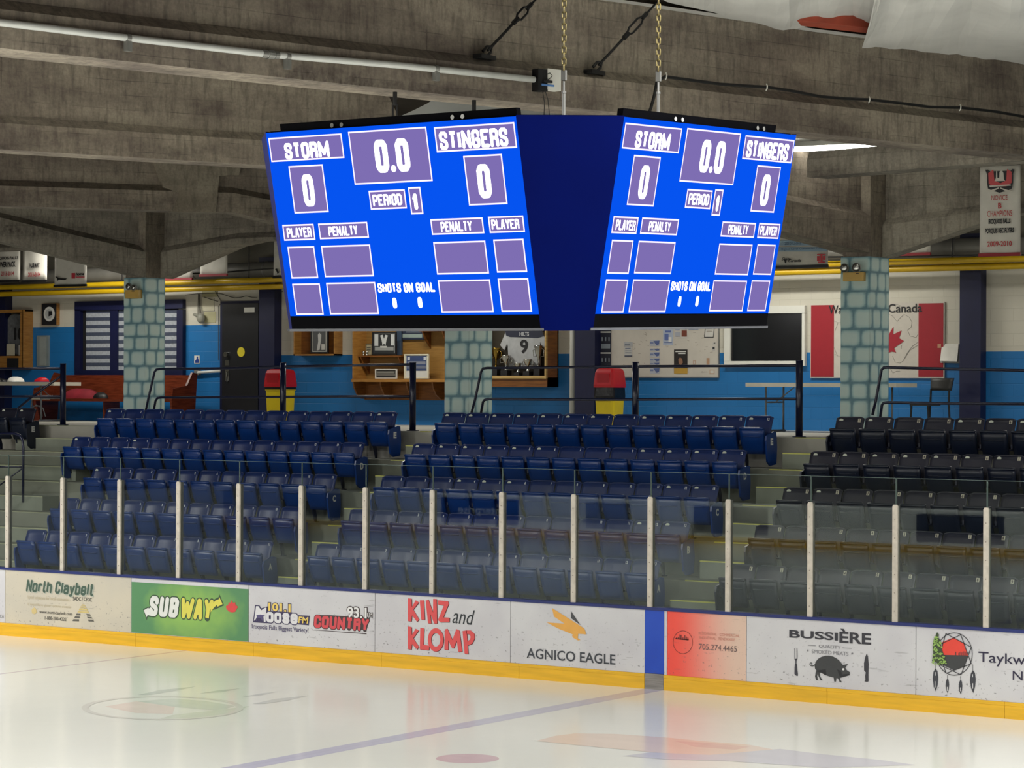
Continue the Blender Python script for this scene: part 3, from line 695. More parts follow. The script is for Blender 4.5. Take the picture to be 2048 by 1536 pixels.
b = MB(); bpoly(b, [(545, 590), (575, 625), (580, 670), (545, 695), (505, 680), (500, 625), (520, 605)], O, S); b.build('leaf_mark', ink(208, 188, 132), t)
# green board
t = panel(262, 497.5, M_BW, 'board panel with a green field, white and yellow arrowed title and red leaf')
b = MB(); b.poly([(BX(263), D - .002, .185), (BX(497), D - .002, .185), (BX(497), D - .002, .868), (BX(263), D - .002, .868)]); b.build('green_field', M_BGREEN, t)
O, S = (250, 1150), 7.877
b = MB()
stroke(b, 'SUB', 297, 355, 1191, 1231.5, .42, .14, .16, 0, .004, 0, .016); stroke(b, 'WAY', 359, 423, 1194.5, 1236.5, .40, .08, .16, 0, .004, 0, .016)
bpoly(b, [(285, 535), (400, 490), (470, 620), (400, 665), (362, 655), (345, 718)], O, S, 0, .004); bpoly(b, [(1380, 400), (1480, 345), (1490, 300), (1562, 478), (1430, 540), (1345, 560)], O, S, 0, .004)
b.build('outline', ink(60, 82, 62), t)
b = MB(); stroke(b, 'SUB', 297, 355, 1191, 1231.5, .42, .14, .16, 0, .006); bpoly(b, [(300, 555), (372, 515), (392, 552), (440, 540), (470, 600), (400, 640), (362, 628), (345, 665)], O, S, 0, .006); b.build('white_letters', ink(226, 228, 224), t)
b = MB(); stroke(b, 'WAY', 359, 423, 1194.5, 1236.5, .40, .08, .16, 0, .006); bpoly(b, [(1360, 480), (1430, 400), (1485, 380), (1490, 345), (1542, 460), (1460, 500), (1450, 470), (1400, 520), (1350, 590)], O, S, 0, .006); b.build('yellow_letters', ink(222, 214, 92), t)
b = MB(); bpoly(b, [(1685, 395), (1705, 440), (1740, 430), (1745, 470), (1785, 500), (1760, 540), (1740, 580), (1690, 590), (1640, 575), (1600, 530), (1595, 490), (1630, 470), (1640, 430), (1668, 440)], O, S, 0, .006); b.build('leaf_mark', ink(218, 72, 72), t)
# two radio logos
t = panel(497.5, 750, M_BW, 'white board panel with purple-outlined yellow number beside a red-lettered logo')
O, S = (490, 1170), 7.314
b = MB()
word(b, '101.1', 537, 581.5, 1205, 1221.5, .10, 0, 0, .003, ref=.04); bpoly(b, [(150, 290), (215, 300), (240, 340), (345, 310), (345, 560), (118, 545)], O, S, 0, .003)
stroke(b, 'oose', 533, 596, 1217, 1244.5, .36, .10, 0, 0, .003, 0, .012); bpoly(b, [(770, 440), (950, 450), (935, 590), (770, 575)], O, S, 0, .003); bpoly(b, [(345, 380), (690, 400), (800, 450), (790, 570), (340, 540)], O, S, 0, .0025)
b.build('dark_outline', ink(62, 56, 92), t)
b = MB(); bpoly(b, [(165, 310), (200, 310), (240, 370), (300, 330), (318, 335), (305, 540), (280, 540), (270, 440), (235, 450), (190, 440), (160, 500), (135, 525)], O, S, 0, .005); stroke(b, 'oose', 533, 596, 1217, 1244.5, .36, .10, 0, 0, .005); b.build('white_letters', ink(222, 222, 226), t)
b = MB(); word(b, '101.1', 537, 581.5, 1205, 1221.5, .04, 0, 0, .005); word(b, 'FM', 597, 617, 1233, 1246, .02, .1, 0, .005); b.build('yellow_letters', ink(236, 206, 110), t)
b = MB(); word(b, 'Iroquois Falls Biggest Variety!', 504, 617, 1247.5, 1259.5, .012); b.build('lettering', ink(84, 78, 112), t)
b = MB(); bpoly(b, [(170, 440), (230, 430), (300, 445), (260, 470), (270, 520), (262, 528), (235, 490), (190, 480), (175, 525), (165, 525), (180, 470)], O, S, 0, .007); b.build('moose_silhouette', ink(90, 84, 126), t)
b = MB(); stroke(b, 'COUNTRY', 628, 737, 1230, 1255, .36, .08, .08, 0, .003, -.0, .010); bpoly(b, [(1030, 440), (1240, 440), (1830, 480), (1780, 660), (1040, 600)], O, S, 0, .0025); bpoly(b, [(980, 652), (1780, 705), (1780, 720), (980, 657)], O, S, 0, .003)
word(b, '93.1', 695, 734, 1213, 1235, .09, 0, 0, .006, ref=.03); word(b, 'FM', 735, 745, 1225, 1234, .08, 0, 0, .006, ref=.0); b.build('dark_outline', ink(72, 60, 62), t)
b = MB(); stroke(b, 'COUNTRY', 628, 737, 1230, 1255, .36, .08, .08, 0, .005); b.build('red_letters', ink(214, 78, 86), t)
b = MB(); word(b, '93.1', 695, 734, 1213, 1235, .03, 0, 0, .008); word(b, 'FM', 735, 745, 1225, 1234, .0, 0, 0, .008); b.build('white_letters', ink(230, 230, 230), t)
# red hand lettering
t = panel(750, 1021, M_BW, 'white board panel with red hand-drawn capitals and a small black script word')
def caps(mb, dx, dyy, dy):
    O, S = (760 + dx, 1180 + dyy), 7.314
    G = [[(410, 120), (465, 125), (468, 250), (525, 150), (572, 180), (490, 285), (575, 430), (545, 465), (470, 370), (462, 460), (410, 452)],
         [(585, 150), (645, 150), (658, 435), (605, 432)],
         [(672, 155), (712, 140), (780, 330), (780, 130), (832, 130), (838, 490), (795, 490), (740, 350), (752, 488), (705, 485)],
         [(852, 150), (1000, 165), (1008, 205), (930, 400), (1022, 405), (1018, 468), (885, 470), (850, 440), (938, 225), (852, 212)],
         [(410, 530), (465, 540), (468, 660), (525, 565), (570, 590), (490, 705), (572, 830), (545, 870), (470, 790), (462, 870), (410, 862)],
         [(592, 552), (650, 560), (640, 800), (725, 815), (718, 880), (585, 868)],
         [(945, 870), (952, 575), (990, 565), (1062, 730), (1120, 570), (1165, 590), (1205, 900), (1150, 905), (1125, 740), (1085, 850), (1055, 850), (1000, 735), (1002, 875)]]
    for g in G: bpoly(mb, g, O, S, 0, dy)
    bring(mb, (818, 728), 115, 172, .42, O, S, 0, dy, 28)
    bpoly(mb, [(1210, 600), (1270, 590), (1295, 935), (1240, 930)], O, S, 0, dy)
    P = [(1262, 590), (1330, 590), (1385, 640), (1388, 710), (1350, 785), (1285, 812), (1283, 750), (1318, 725), (1328, 685), (1310, 645), (1266, 640)]
    bpoly(mb, P, O, S, 0, dy)
b = MB(); caps(b, .9, .9, .003); b.build('letter_shadow', ink(92, 44, 48), t)
b = MB(); caps(b, 0, 0, .005); b.build('red_letters', ink(222, 84, 86), t)
b = MB(); word(b, 'and', 905, 950, 1216, 1246, .0, .35, 0, .004, slope=-.01); b.build('script_word', ink(40, 46, 52), t)
# gold bird
t = panel(1021, 1290, M_BW, 'white board panel with a gold bird emblem over grey capitals')
O, S = (1020, 1200), 6.4
b = MB(); word(b, 'AGNICO EAGLE', 1053.6, 1231, 1296, 1316, .012, 0, 0, .004); b.build('lettering', ink(62, 66, 74), t)
b = MB(); bpoly(b, [(540, 103), (900, 330), (955, 368), (975, 425), (968, 442), (950, 436), (875, 432), (870, 490), (905, 512), (872, 518), (810, 482), (797, 460), (805, 440), (620, 365), (470, 286), (700, 302), (565, 212)], O, S); b.build('bird_emblem', ink(232, 172, 82), t)
b = MB(); bpoly(b, [(783, 143), (905, 322), (783, 232)], O, S); b.build('dark_wing', ink(72, 74, 78), t)
# blue stripe panel
t = thing('advert_board', (BX(1309), D, .18), 'solid blue upright stripe on the boards at the blue line', 'advert board', 'advertising boards along the far side of the rink')
b = MB(); b.box(BX(1290), BX(1328), D, D + .03, .185, ZT); b.build('facing', scuffed('board_blue', (22, 70, 186), (34, 82, 196), speck=.3), t)
t = panel(1328, 1334.5, M_BW, 'narrow white board strip right of the blue stripe')
# red fading board
t = panel(1334.5, 1493, M_BRED, 'board panel fading from red to beige with a telephone number')
O, S = (1320, 1210), 9.6
b = MB(); bring(b, (442, 715), 190, 225, .045, O, S)
for i, (x, h) in enumerate([(310, 30), (345, 40), (375, 90), (398, 85), (435, 40), (470, 85), (500, 60), (530, 45)]): bpoly(b, [(x, 650 - h + i * 3), (x + 18, 650 - h + i * 3), (x + 18, 655 + i * 3), (x, 655 + i * 3)], O, S)
bpoly(b, [(290, 635), (560, 660), (540, 680), (300, 655)], O, S); b.build('skyline_badge', ink(128, 60, 54), t)
b = MB(); word(b, '705.274.4465', 1398, 1474, 1287, 1298.5, .0, 0, 0, .004); b.build('lettering', ink(112, 92, 92), t)
b = MB(); word(b, 'RESIDENTIAL   COMMERCIAL', 1397.6, 1479, 1263.5, 1269, 0); word(b, 'INDUSTRIAL   RENEWABLE', 1400, 1470, 1272, 1277.5, 0); b.build('faded_lettering', ink(206, 142, 126), t)
# pig board
t = panel(1493, 1832, M_BW, 'white board panel with a dark pig silhouette between a fork and a knife')
O, S = (1540, 1230), 7.877
b = MB(); word(b, 'BUSSI', 1578.7, 1676, 1259, 1275, .028, 0, 0, .004); word(b, 'ÈRE', 1679, 1742.5, 1257, 1285.2, .028, 0, 0, .004); b.build('title', ink(54, 54, 62), t)
b = MB(); word(b, 'QUALITY', 1637.8, 1681.6, 1289, 1296.5, .006); word(b, 'SMOKED MEATS', 1623.8, 1697, 1299, 1306.3, 0)
bline(b, (600, 476), (725, 485), 9, O, S); bline(b, (1145, 518), (1290, 527), 9, O, S)
for cx, cy in ((597, 560), (1297, 605)):
    bpoly(b, [(cx + (24 if i % 2 == 0 else 10) * math.sin(math.pi * i / 5), cy - (24 if i % 2 == 0 else 10) * math.cos(math.pi * i / 5)) for i in range(10)], O, S)
b.build('lettering', ink(128, 128, 134), t)
b = MB(); bpoly(b, [(705, 790), (722, 735), (760, 690), (810, 660), (870, 642), (930, 640), (1000, 655), (1060, 690), (1110, 735), (1150, 787), (1232, 770), (1190, 830), (1212, 868), (1260, 900), (1256, 948), (1200, 965), (1110, 990), (1106, 1010), (1135, 1060), (1102, 1060), (1072, 1000), (1050, 992), (1040, 1050), (1015, 1050), (1006, 985), (940, 970), (860, 940), (800, 905), (786, 920), (792, 970), (832, 1030), (800, 1030), (765, 960), (756, 920), (746, 960), (757, 1030), (730, 1025), (712, 970), (722, 905), (733, 875), (712, 845)], O, S)
tl = [(712, 780), (690, 800), (660, 803), (635, 790), (630, 768), (642, 752), (662, 756), (666, 774), (655, 780)]
for a, c in zip(tl[:-1], tl[1:]): bline(b, a, c, 13, O, S)
b.build('pig_silhouette', ink(62, 64, 66), t)
b = MB(); bpoly(b, ell(1158, 855, 17, 18, 14), O, S, 0, .006); b.build('pig_eye', ink(230, 230, 230), t)
b = MB(); bpoly(b, [(730, 880), (880, 850), (890, 945), (800, 905), (760, 900)], O, S, 0, .0055); bpoly(b, [(1060, 855), (1120, 880), (1140, 935), (1250, 925), (1254, 946), (1200, 963), (1110, 988), (1085, 930)], O, S, 0, .0055); b.build('pig_patches', ink(36, 36, 40), t)
b = MB()
for q in ([(388, 525), (396, 525), (398, 695), (390, 705)], [(423, 525), (432, 525), (434, 690), (424, 705)], [(388, 690), (434, 688), (420, 720), (418, 775), (404, 775), (403, 720)], [(396, 770), (426, 772), (432, 850), (442, 930), (440, 960), (412, 955), (388, 930), (390, 830)]): bpoly(b, q, O, S)
b.build('fork', ink(58, 58, 68), t)
b = MB(); bpoly(b, [(1527, 605), (1545, 655), (1556, 770), (1552, 910), (1554, 1045), (1530, 1055), (1490, 1045), (1505, 1020), (1500, 960), (1512, 905), (1485, 875), (1484, 760), (1500, 665)], O, S); b.build('knife', ink(58, 58, 64), t)
# round emblem with feathers
t = panel(1832, None, M_BW, 'white board panel with a hooped emblem, hanging feathers and a conifer', (None, -8.2))
O, S = (1820, 1240), 8.535
b = MB(); bring(b, (760, 580), 312, 367, .035, O, S, 0, .007)
hp = [(615, 230), (870, 250), (1050, 465), (1050, 745), (875, 935), (620, 910), (470, 745), (465, 440)]
for i, j in ((0, 2), (1, 7), (1, 3), (2, 4), (3, 5), (4, 6), (5, 7), (0, 6)): bline(b, hp[i], hp[j], 12, O, S, 0, .0065)
b.build('hoop', ink(48, 48, 54), t)
b = MB(); bpoly(b, [(740, 300), (920, 400), (1000, 605), (555, 595), (555, 375)], O, S, 0, .004); b.build('red_sky', ink(232, 72, 58), t)
b = MB(); bpoly(b, [(555, 595), (1000, 605), (925, 800), (750, 860), (570, 770)], O, S, 0, .0045); bpoly(b, [(780, 600), (780, 545), (792, 545), (792, 600)], O, S, 0, .006)
for i in range(8): bpoly(b, [(830 + 18 * i, 602), (830 + 18 * i, 560 - 8 * (i % 3) - 2 * i), (838 + 18 * i, 560 - 8 * (i % 3) - 2 * i), (838 + 18 * i, 602)], O, S, 0, .006)
b.build('dark_shore', ink(62, 64, 66), t)
rt = random.Random(4)
b = MB(); bpoly(b, [(468, 205), (500, 250), (490, 300), (520, 340), (545, 480), (600, 640), (610, 740), (540, 770), (440, 720), (380, 700), (400, 560), (390, 440), (410, 330), (440, 270)], O, S, 0, .008)
b.build('conifer_dark', ink(62, 76, 52), t)
b = MB()
for i in range(90):
    f = rt.random(); y = 260 + 480 * f; cx = 462 + 45 * f; w = 40 + 85 * f
    x = cx + rt.uniform(-w, w); bpoly(b, [(x, y), (x + 22, y + 12), (x + 6, y + 26), (x - 16, y + 18)], O, S, 0, .010 + i * 5e-5)
o_ = b.build('conifer_sprays', ink(150, 188, 96), t)
b = MB()
def feather(cx, y0, y1, w):
    h = y1 - y0
    bpoly(b, [(cx, y0), (cx + w * .35, y0 + h * .12), (cx + w * .5, y0 + h * .4), (cx + w * .4, y0 + h * .7), (cx + w * .08, y1), (cx - w * .3, y0 + h * .78), (cx - w * .5, y0 + h * .45), (cx - w * .35, y0 + h * .15)], O, S)
    bline(b, (cx, y0 - h * .25), (cx, y0 + 4), 7, O, S)
for fa_ in ((437, 825, 1220, 96), (640, 1000, 1250, 60), (865, 1020, 1270, 62), (1075, 855, 1248, 98)):
    b = MB(); feather(*fa_); b.build('feather', ink(62, 64, 72), t)
b = MB()
for cx, y0, y1 in ((435, 890, 950), (432, 1045, 1150), (640, 1140, 1210), (865, 1150, 1215), (1073, 925, 975), (1075, 1080, 1170)): bline(b, (cx, y0), (cx, y1), 12, O, S, 0, .006)
b.build('feather_quills', ink(214, 214, 216), t)
b = MB(); word(b, 'Taykwa Tagamou', 1957, 2210, 1303, 1330, .004, 0, 0, .004); word(b, 'Nation', 2025.6, 2110, 1341.5, 1360, .004, 0, 0, .004); b.build('lettering', ink(44, 40, 66), t)

# cap rail and kick plates
b = MB(); b.box(-30, -8.2, D - .012, D + .11, ZT, ZT + .035); tag(b.build('cap_rail', M_CAP, org=(-19, D, ZT)), 'dark blue cap rail running along the top of the boards', 'rail')
b = MB(); b.box(-30, -8.2, D + .03, D + .10, .02, ZT); tag(b.build('board_frame', M_DARK, org=(-19, D + .05, 0)), 'dark frame behind the facing panels of the boards', 'frame')
kk = thing('kick_strip', (-19, D, 0), 'yellow kick strip along the foot of the boards with grey piece at the blue line', 'kick strip')
kx = [-30, BX(272, 1280), BX(508, 1300), BX(764, 1320), BX(1039, 1340), BX(1290, 1360), BX(1328, 1360), BX(1655, 1390), BX(2010, 1420), -8.2]
M_KG = paint('kick_grey', (150, 146, 140), .6, .25, 6, stretch=(.6, 1, 7))
for i in range(len(kx) - 1):
    g = i == 5
    b = MB(); x0, x1 = kx[i] + .002, kx[i + 1] - .002
    if g: b.box(x0, x1, D - .010, D + .03, .0, .182)
    else:
        b.prism_x([(D - .012, 0), (D + .03, 0), (D + .03, .178), (D - .006, .178), (D - .016, .170), (D - .016, .142), (D - .012, .138)], x0, x1)
    ob = b.build('kick_plate', M_KG if g else M_KICK, kk)
    if g: ob['label'] = 'worn grey piece of the kick strip below the blue stripe'

# glass posts and panes
PX0, PSP = -25.655, 1.0535
ORD = 'first second third fourth fifth sixth seventh eighth ninth tenth eleventh twelfth thirteenth fourteenth fifteenth sixteenth seventeenth eighteenth'.split()
pxs = [onY(p, y, D + .04)[0] for p, y in ((17, 1140), (127, 1146), (241, 1152), (359, 1158), (479, 1165), (604, 1173), (732, 1181), (866, 1190), (1005, 1198), (1149, 1209), (1302, 1216), (1458, 1224), (1622, 1235), (1792, 1246), (1974, 1258))]
pxs += [pxs[-1] + PSP, pxs[-1] + 2 * PSP]
ZG0, ZG1, ZP = ZT + .035, 2.532, 2.243
M_SLOT = ink(150, 140, 128)
for i, x in enumerate(pxs):
    t = thing('glass_post', (x, D + .03, ZG0), 'white steel post between panes of rink glass, %s from the left' % ORD[i], 'post', 'white posts holding the rink glass')
    b = MB(); b.prism_y([(x - .03, ZG0), (x + .03, ZG0), (x + .03, ZP - .02), (x + .018, ZP), (x - .018, ZP), (x - .03, ZP - .02)], D + .0, D + .028); b.build('front_bar', M_POST, t)
    b = MB(); b.box(x - .022, x + .022, D + .044, D + .085, ZG0, ZP - .01); b.build('back_channel', M_GALV, t)
    b = MB()
    for k in range(6): b.cyl((x, D - .004, ZG0 + .12 + .2 * k), (x, D + .002, ZG0 + .12 + .2 * k), .007, 8)
    b.build('bolts', M_SLOT, t)
ext = [pxs[0] - 2 * PSP, pxs[0] - PSP] + pxs + [pxs[-1] + PSP]
M_GEDGE = paint('glass_edge', (104, 122, 118), .2, .05, 5)
for i in range(1, len(ext) - 2):
    x0, x1 = ext[i] + .006, ext[i + 1] - .006
    t = thing('rink_glass', ((x0 + x1) / 2, D + .036, ZG0), 'clear pane of rink glass above the boards, %s from the left' % ORD[i - 1], 'glass pane', 'glass panes along the far boards')
    b = MB(); b.box(x0, x1, D + .030, D + .042, ZG0, ZG1); b.build('sheet', M_GLASS, t)
    b = MB(); b.box(x0, x1, D + .029, D + .043, ZG1, ZG1 + .004); b.box(x0 - .003, x0, D + .030, D + .042, ZP, ZG1); b.box(x1, x1 + .003, D + .030, D + .042, ZP, ZG1); b.build('polished_edge', M_GEDGE, t)

# near side of the rink (mirrored in the glass)
YN = 1.0
nb = thing('near_boards', (-22, YN, 0), 'white near-side boards facing the far boards', 'boards', kind='structure')
b = MB(); b.box(-46, 4, YN - .1, YN, 0, .95); b.build('near_facing', M_WHITE, nb)
b = MB(); b.box(-46, 4, YN, YN + .02, 0, .18); b.build('near_kick', M_KICK, nb)
for x0, x1, c in ((-44, -42.2, (150, 150, 156)), (-40.5, -38.6, (84, 90, 110)), (-35.55, -33.3, (10, 40, 112)), (-31.4, -30.2, (120, 124, 130)), (-28.5, -26.6, (96, 100, 110)), (-23, -21, (30, 36, 50))):
    b = MB(); b.box(x0, x1, YN, YN + .012, .25, .85); b.build('near_advert', ink(*c), nb)
b = MB(); put_text(b, 'enterprise', .35, 1.75, .42, .66, lambda u, w: (-33.3 - u, YN + .016, w), .01); b.build('near_lettering', ink(226, 232, 240), nb)
b = MB(); b.box(-46, -42.5, YN, D, 0, .95); b.build('end_boards', M_WHITE, nb)
#@@PART2@@
# ================================================================== SEATS
M_SB = paint('seat_back_blue', (30, 50, 106), .38, .10, 3, spec=.45); M_SP = paint('seat_pan_blue', (8, 54, 124), .32, .08, 3, spec=.5)
M_DB = paint('seat_back_navy', (44, 45, 60), .38, .10, 3, spec=.45); M_DP = paint('seat_pan_navy', (18, 27, 48), .34, .10, 3, spec=.5)
M_BRK = paint('seat_bracket', (10, 18, 46), .5, .1, 5)
SW = .4485
def back_fn(u, v):
    x = (u - .5) * .432 * (1 - .03 * (1 - v)); c = 4 * (u - .5) ** 2
    z = .335 + .405 * v - .022 * (v > .8) * max(0, abs(u - .5) * 2 - .75) * 4 * (v - .8) / .2
    y = -.135 + .145 * v - .030 * c + .02 * (1 - v) * (1 - v)
    return (x, y, z)
mb = MB(); mb.grid(back_fn, 8, 6, thick=(0, .016, -.002)); mb.tube([np.array(back_fn(i / 8, 1)) + np.array([0, .008, .002]) for i in range(9)], .012, 6)
MESH_BACK = mb
def pan_fn(u, v):
    x = (u - .5) * (.362 + .02 * v); z = .205 + .362 * v
    y = -.175 - .115 * v - .02 * math.sin(math.pi * v) + .012 * (2 * u - 1) ** 2
    return (x, y, z)
mb = MB(); mb.grid(pan_fn, 6, 5, thick=(0, .045, .01))
mb.tube([np.array(pan_fn(i / 6, 1)) + np.array([0, .012, .004]) for i in range(7)], .022, 7)
mb.tube([np.array(pan_fn(.12 + .76 * i / 4, .70)) + np.array([0, -.004, 0]) for i in range(5)], .009, 5)
MESH_PAN = mb
mb = MB(); mb.prism_x([(-.02, 0.0), (.02, 0.0), (.02, .10), (-.06, .36), (-.15, .40), (-.22, .40), (-.22, .345), (-.12, .30), (-.05, .10)], -SW / 2 + .002, -SW / 2 + .024)
mb.box(-SW / 2 + .002, -SW / 2 + .05, -.04, .04, 0, .012); mb.tube([(-SW / 2 + .002, -.17, .33), (SW / 2 - .002, -.17, .33)], .014, 6)
MESH_BRK = mb
mb = MB(); mb.prism_x([(.02, .06), (.04, .30), (.015, .52), (-.06, .53), (-.27, .47), (-.285, .40), (-.24, .10), (-.16, .04)], SW / 2 - .0, SW / 2 + .028); MESH_END = mb
mb = MB(); mb.prism_x([(.02, .06), (.04, .30), (.015, .52), (-.06, .53), (-.27, .47), (-.285, .40), (-.24, .10), (-.16, .04)], -SW / 2 - .028, -SW / 2 + .0); MESH_ENDL = mb
SEATM = {}
for key, mb_, mats in (('b', MESH_BACK, (M_SB, M_DB)), ('p', MESH_PAN, (M_SP, M_DP)), ('k', MESH_BRK, (M_BRK, M_BRK)), ('e', MESH_END, (M_SP, M_DP)), ('l', MESH_ENDL, (M_SP, M_DP))):
    for j in (0, 1): SEATM[key, j] = mb_.mesh({'b': 'backrest', 'p': 'seat_pan', 'k': 'bracket', 'e': 'end_panel', 'l': 'end_panel'}[key], mats[j], smooth=key in 'bp')
# number plates and stickers (shared meshes)
lean = .145 / .405
def on_back(u, w):   # point on the front of the backrest, u in metres from centre, w = metres below the top
    v = 1 - w / .405; p = back_fn(.5 + u / .432, v); return (p[0], p[1] - .004, p[2])
mb = MB(); mb.poly([on_back(.118, .062), on_back(.165, .062), on_back(.165, .012), on_back(.118, .012)]); PLATE = mb.mesh('number_plate', paint('plate_white', (214, 210, 190), .5, .08, 9))
mb = MB(); mb.poly([on_back(-.170, .044), on_back(-.112, .044), on_back(-.112, .026), on_back(-.135, .014), on_back(-.158, .016), on_back(-.170, .028)]); STICK = mb.mesh('sponsor_sticker', paint('sticker_white', (216, 222, 206), .5, .08, 9))
NUMM = {}
def number_mesh(n, dark):
    if (n, dark) not in NUMM:
        mb = MB(); wd = .0055 if n == 1 else .012 if n < 10 else .015 if n == 11 else .019
        off = -.006 if dark else -.002
        put_text(mb, str(n), .142 - wd, .142 + wd, .018, .056, lambda u, w: tuple(np.array(on_back(u, .074 - w)) + np.array([0, off, 0])), .03, 0, 0, res=1)
        NUMM[n, dark] = mb.mesh('seat_number', ink(70, 60, 60) if dark else ink(226, 230, 236))
    return NUMM[n, dark]
LETM = {}
def letter_mesh(c):
    if c not in LETM:
        mb = MB(); put_text(mb, c, -.165, -.085, .335, .435, lambda u, w: (SW / 2 + .030, u, w), .05, 0, 0, res=1)
        LETM[c] = mb.mesh('row_letter', ink(214, 216, 212))
    return LETM[c]
def child(name, me, par):
    o = bpy.data.objects.new(name, me); COL.objects.link(o); o.parent = par; return o
BLOCK = {
    'L': ('left', 0, {'E': (14, -29.738, -23.896), 'D': (14, -29.767, -23.949), 'C': (11, -28.541, -23.875), 'B': (11, -28.521, -23.876), 'A': (11, -28.473, -23.834)}),
    'M': ('middle', 0, {r: (13, -22.565, -17.165) for r in 'ABCDE'}),
    'R': ('right', 1, {r: (10, -15.722, -15.722 + 9 * .452) for r in 'ABCDE'}),
}
STICKERS = {('L', 'E'): {1, 14}, ('L', 'D'): {1, 4}, ('L', 'C'): {1}, ('M', 'E'): {1, 2, 3, 4, 5, 6, 7, 9, 10, 11, 12, 13}, ('M', 'D'): {1, 2, 3, 4, 5, 6, 10, 11, 12, 13},
            ('M', 'C'): {4, 5, 6, 12, 13}, ('M', 'B'): {12, 13}, ('R', 'E'): {1, 2, 5, 6, 7}, ('R', 'D'): {1, 2, 3, 4, 5, 6, 7}, ('R', 'C'): {1, 2}}
def seat(x, y, z, n, row, bk, dark, first, last, dz=0.0):
    t = thing('stadium_seat', (x, y, z + dz), '%s folding seat, %s from the left end of row %s in the %s block' % ('near-black navy' if dark else 'blue', ORD[n - 1], row, bk), 'stadium seat', 'folding seats of the %s block' % bk)
    child('backrest', SEATM['b', dark], t); child('seat_pan', SEATM['p', dark], t); child('bracket', SEATM['k', dark], t)
    if first: child('end_panel', SEATM['l', dark], t)
    if last:
        e = child('end_panel', SEATM['e', dark], t); child('row_letter', letter_mesh(row), e)
    bb = t.children[0]
    if dark:
        p = child('number_plate', PLATE, t); child('seat_number', number_mesh(n, True), p)
    else: child('seat_number', number_mesh(n, False), t)
    if n in STICKERS.get((bk[0].upper(), row), ()): child('sponsor_sticker', STICK, t)
    return t
for key, (bk, dark, rows) in BLOCK.items():
    for ri, row in enumerate('ABCDE'):
        n, xa, xb = rows[row]
        for k in range(n):
            x = xa + (xb - xa) * k / (n - 1) - .145
            seat(x, YA + DY * ri, TREAD[ri], k + 1, row, bk, dark, k == 0, k == n - 1 and key != 'R', -.004 if row == 'E' else 0)
xe = onY(66, 850, YA + 4 * DY - .1)[0]
for k in range(2):
    x = xe - SW / 2 - SW * (1 - k)
    t = thing('stadium_seat', (x, YA + 4 * DY, TREAD[4] - .01), 'dark navy folding seat at the far left edge, %s' % ('cut by the picture edge' if k == 0 else 'with the letter panel beside the stairs'), 'stadium seat', 'folding seats of the far-left block')
    child('backrest', SEATM['b', 1], t); child('seat_pan', SEATM['p', 1], t); child('bracket', SEATM['k', 1], t); child('sponsor_sticker', STICK, t)
    if k: e = child('end_panel', SEATM['e', 1], t); child('row_letter', letter_mesh('E'), e)

# ================================================================== SCOREBOARD
SBX, SBY, SBZ = -8.2777, 12.3, 4.4688
sb = bpy.data.objects.new('scoreboard', None); COL.objects.link(sb); ORG['scoreboard'] = (0, 0, 0)
Rx = Matrix.Rotation(.02824, 4, 'X'); Ry = Matrix.Rotation(.00704, 4, 'Y'); Rz = Matrix.Rotation(-.04766, 4, 'Z')
sb.matrix_world = Matrix.Translation((SBX, SBY, SBZ)) @ Rx @ Ry @ Rz
tag(sb, 'hanging navy scoreboard with lit blue screens angled down towards the seats', 'scoreboard')
SA, SWD, SH, ST = 1.2096, 1.7907, 1.0488, math.tan(.1845)
def rot(k, p):
    x, y, z = p
    for _ in range(k): x, y = -y, x
    return (x, y, z)
def sface(k, off=0.0):
    return lambda u, w, j=0: rot(k, (-SWD / 2 + u, -(SA + (w - SH / 2) * ST) - off, w - SH / 2))
M_LED = glow('led_blue', (6, 84, 240), 1.0); M_LEDP = glow('led_purple', (126, 110, 178), 1.0); M_LEDW = glow('led_white', (255, 255, 255), 2.2); M_LEDB = glow('led_border', (244, 232, 255), 1.25)
M_SCR = paint('screen_frame', (3, 3, 6), .7, .1, 4, spec=.03)
WL, WH_ = -.535 - .078, .535
mb = MB(); ins = .04
ring = []
for z in (WL, WH_):
    a = SA + z * ST - ins; h = SWD / 2
    for k in range(4): ring += [rot(k, (-h, -a, z)), rot(k, (h, -a, z))]
mb.add(ring, [(i, (i + 1) % 8, (i + 1) % 8 + 8, i + 8) for i in range(8)] + [tuple(range(8))[::-1], tuple(range(8, 16))]); mb.build('cabinet', M_SCR, sb)
for k in range(4):
    mb = MB(); pa = []
    for z in (WL, WH_ - .004):
        a = SA + z * ST; h = SWD / 2
        q0, q1 = rot(k, (h, -a, z)), rot((k + 1) % 4, (-h, -a, z))
        pa.append((q0, q1))
    (a0, b0), (a1, b1) = pa
    inn = lambda p: (p[0] * .985, p[1] * .985, p[2])
    mb.hexa([a0, b0, inn(b0), inn(a0), a1, b1, inn(b1), inn(a1)]); mb.build('corner_panel', M_SBBLUE, sb)
FIELDS = [(0.016, 0.883, 0.568, 1.019), (0.618, 0.732, 1.178, 1.025), (1.231, 0.884, 1.777, 1.019), (0.141, 0.587, 0.400, 0.855), (1.408, 0.591, 1.670, 0.857), (0.712, 0.590, 0.973, 0.695),
          (0.998, 0.556, 1.085, 0.704), (0.034, 0.434, 0.273, 0.525), (0.308, 0.436, 0.673, 0.525), (0.051, 0.217, 0.256, 0.399), (0.308, 0.221, 0.673, 0.399), (0.050, 0.007, 0.261, 0.187),
          (0.310, 0.008, 0.675, 0.189), (1.127, 0.440, 1.490, 0.526), (1.527, 0.440, 1.764, 0.528), (1.128, 0.223, 1.489, 0.401), (1.544, 0.227, 1.748, 0.405), (1.127, 0.013, 1.490, 0.192), (1.543, 0.014, 1.749, 0.195)]
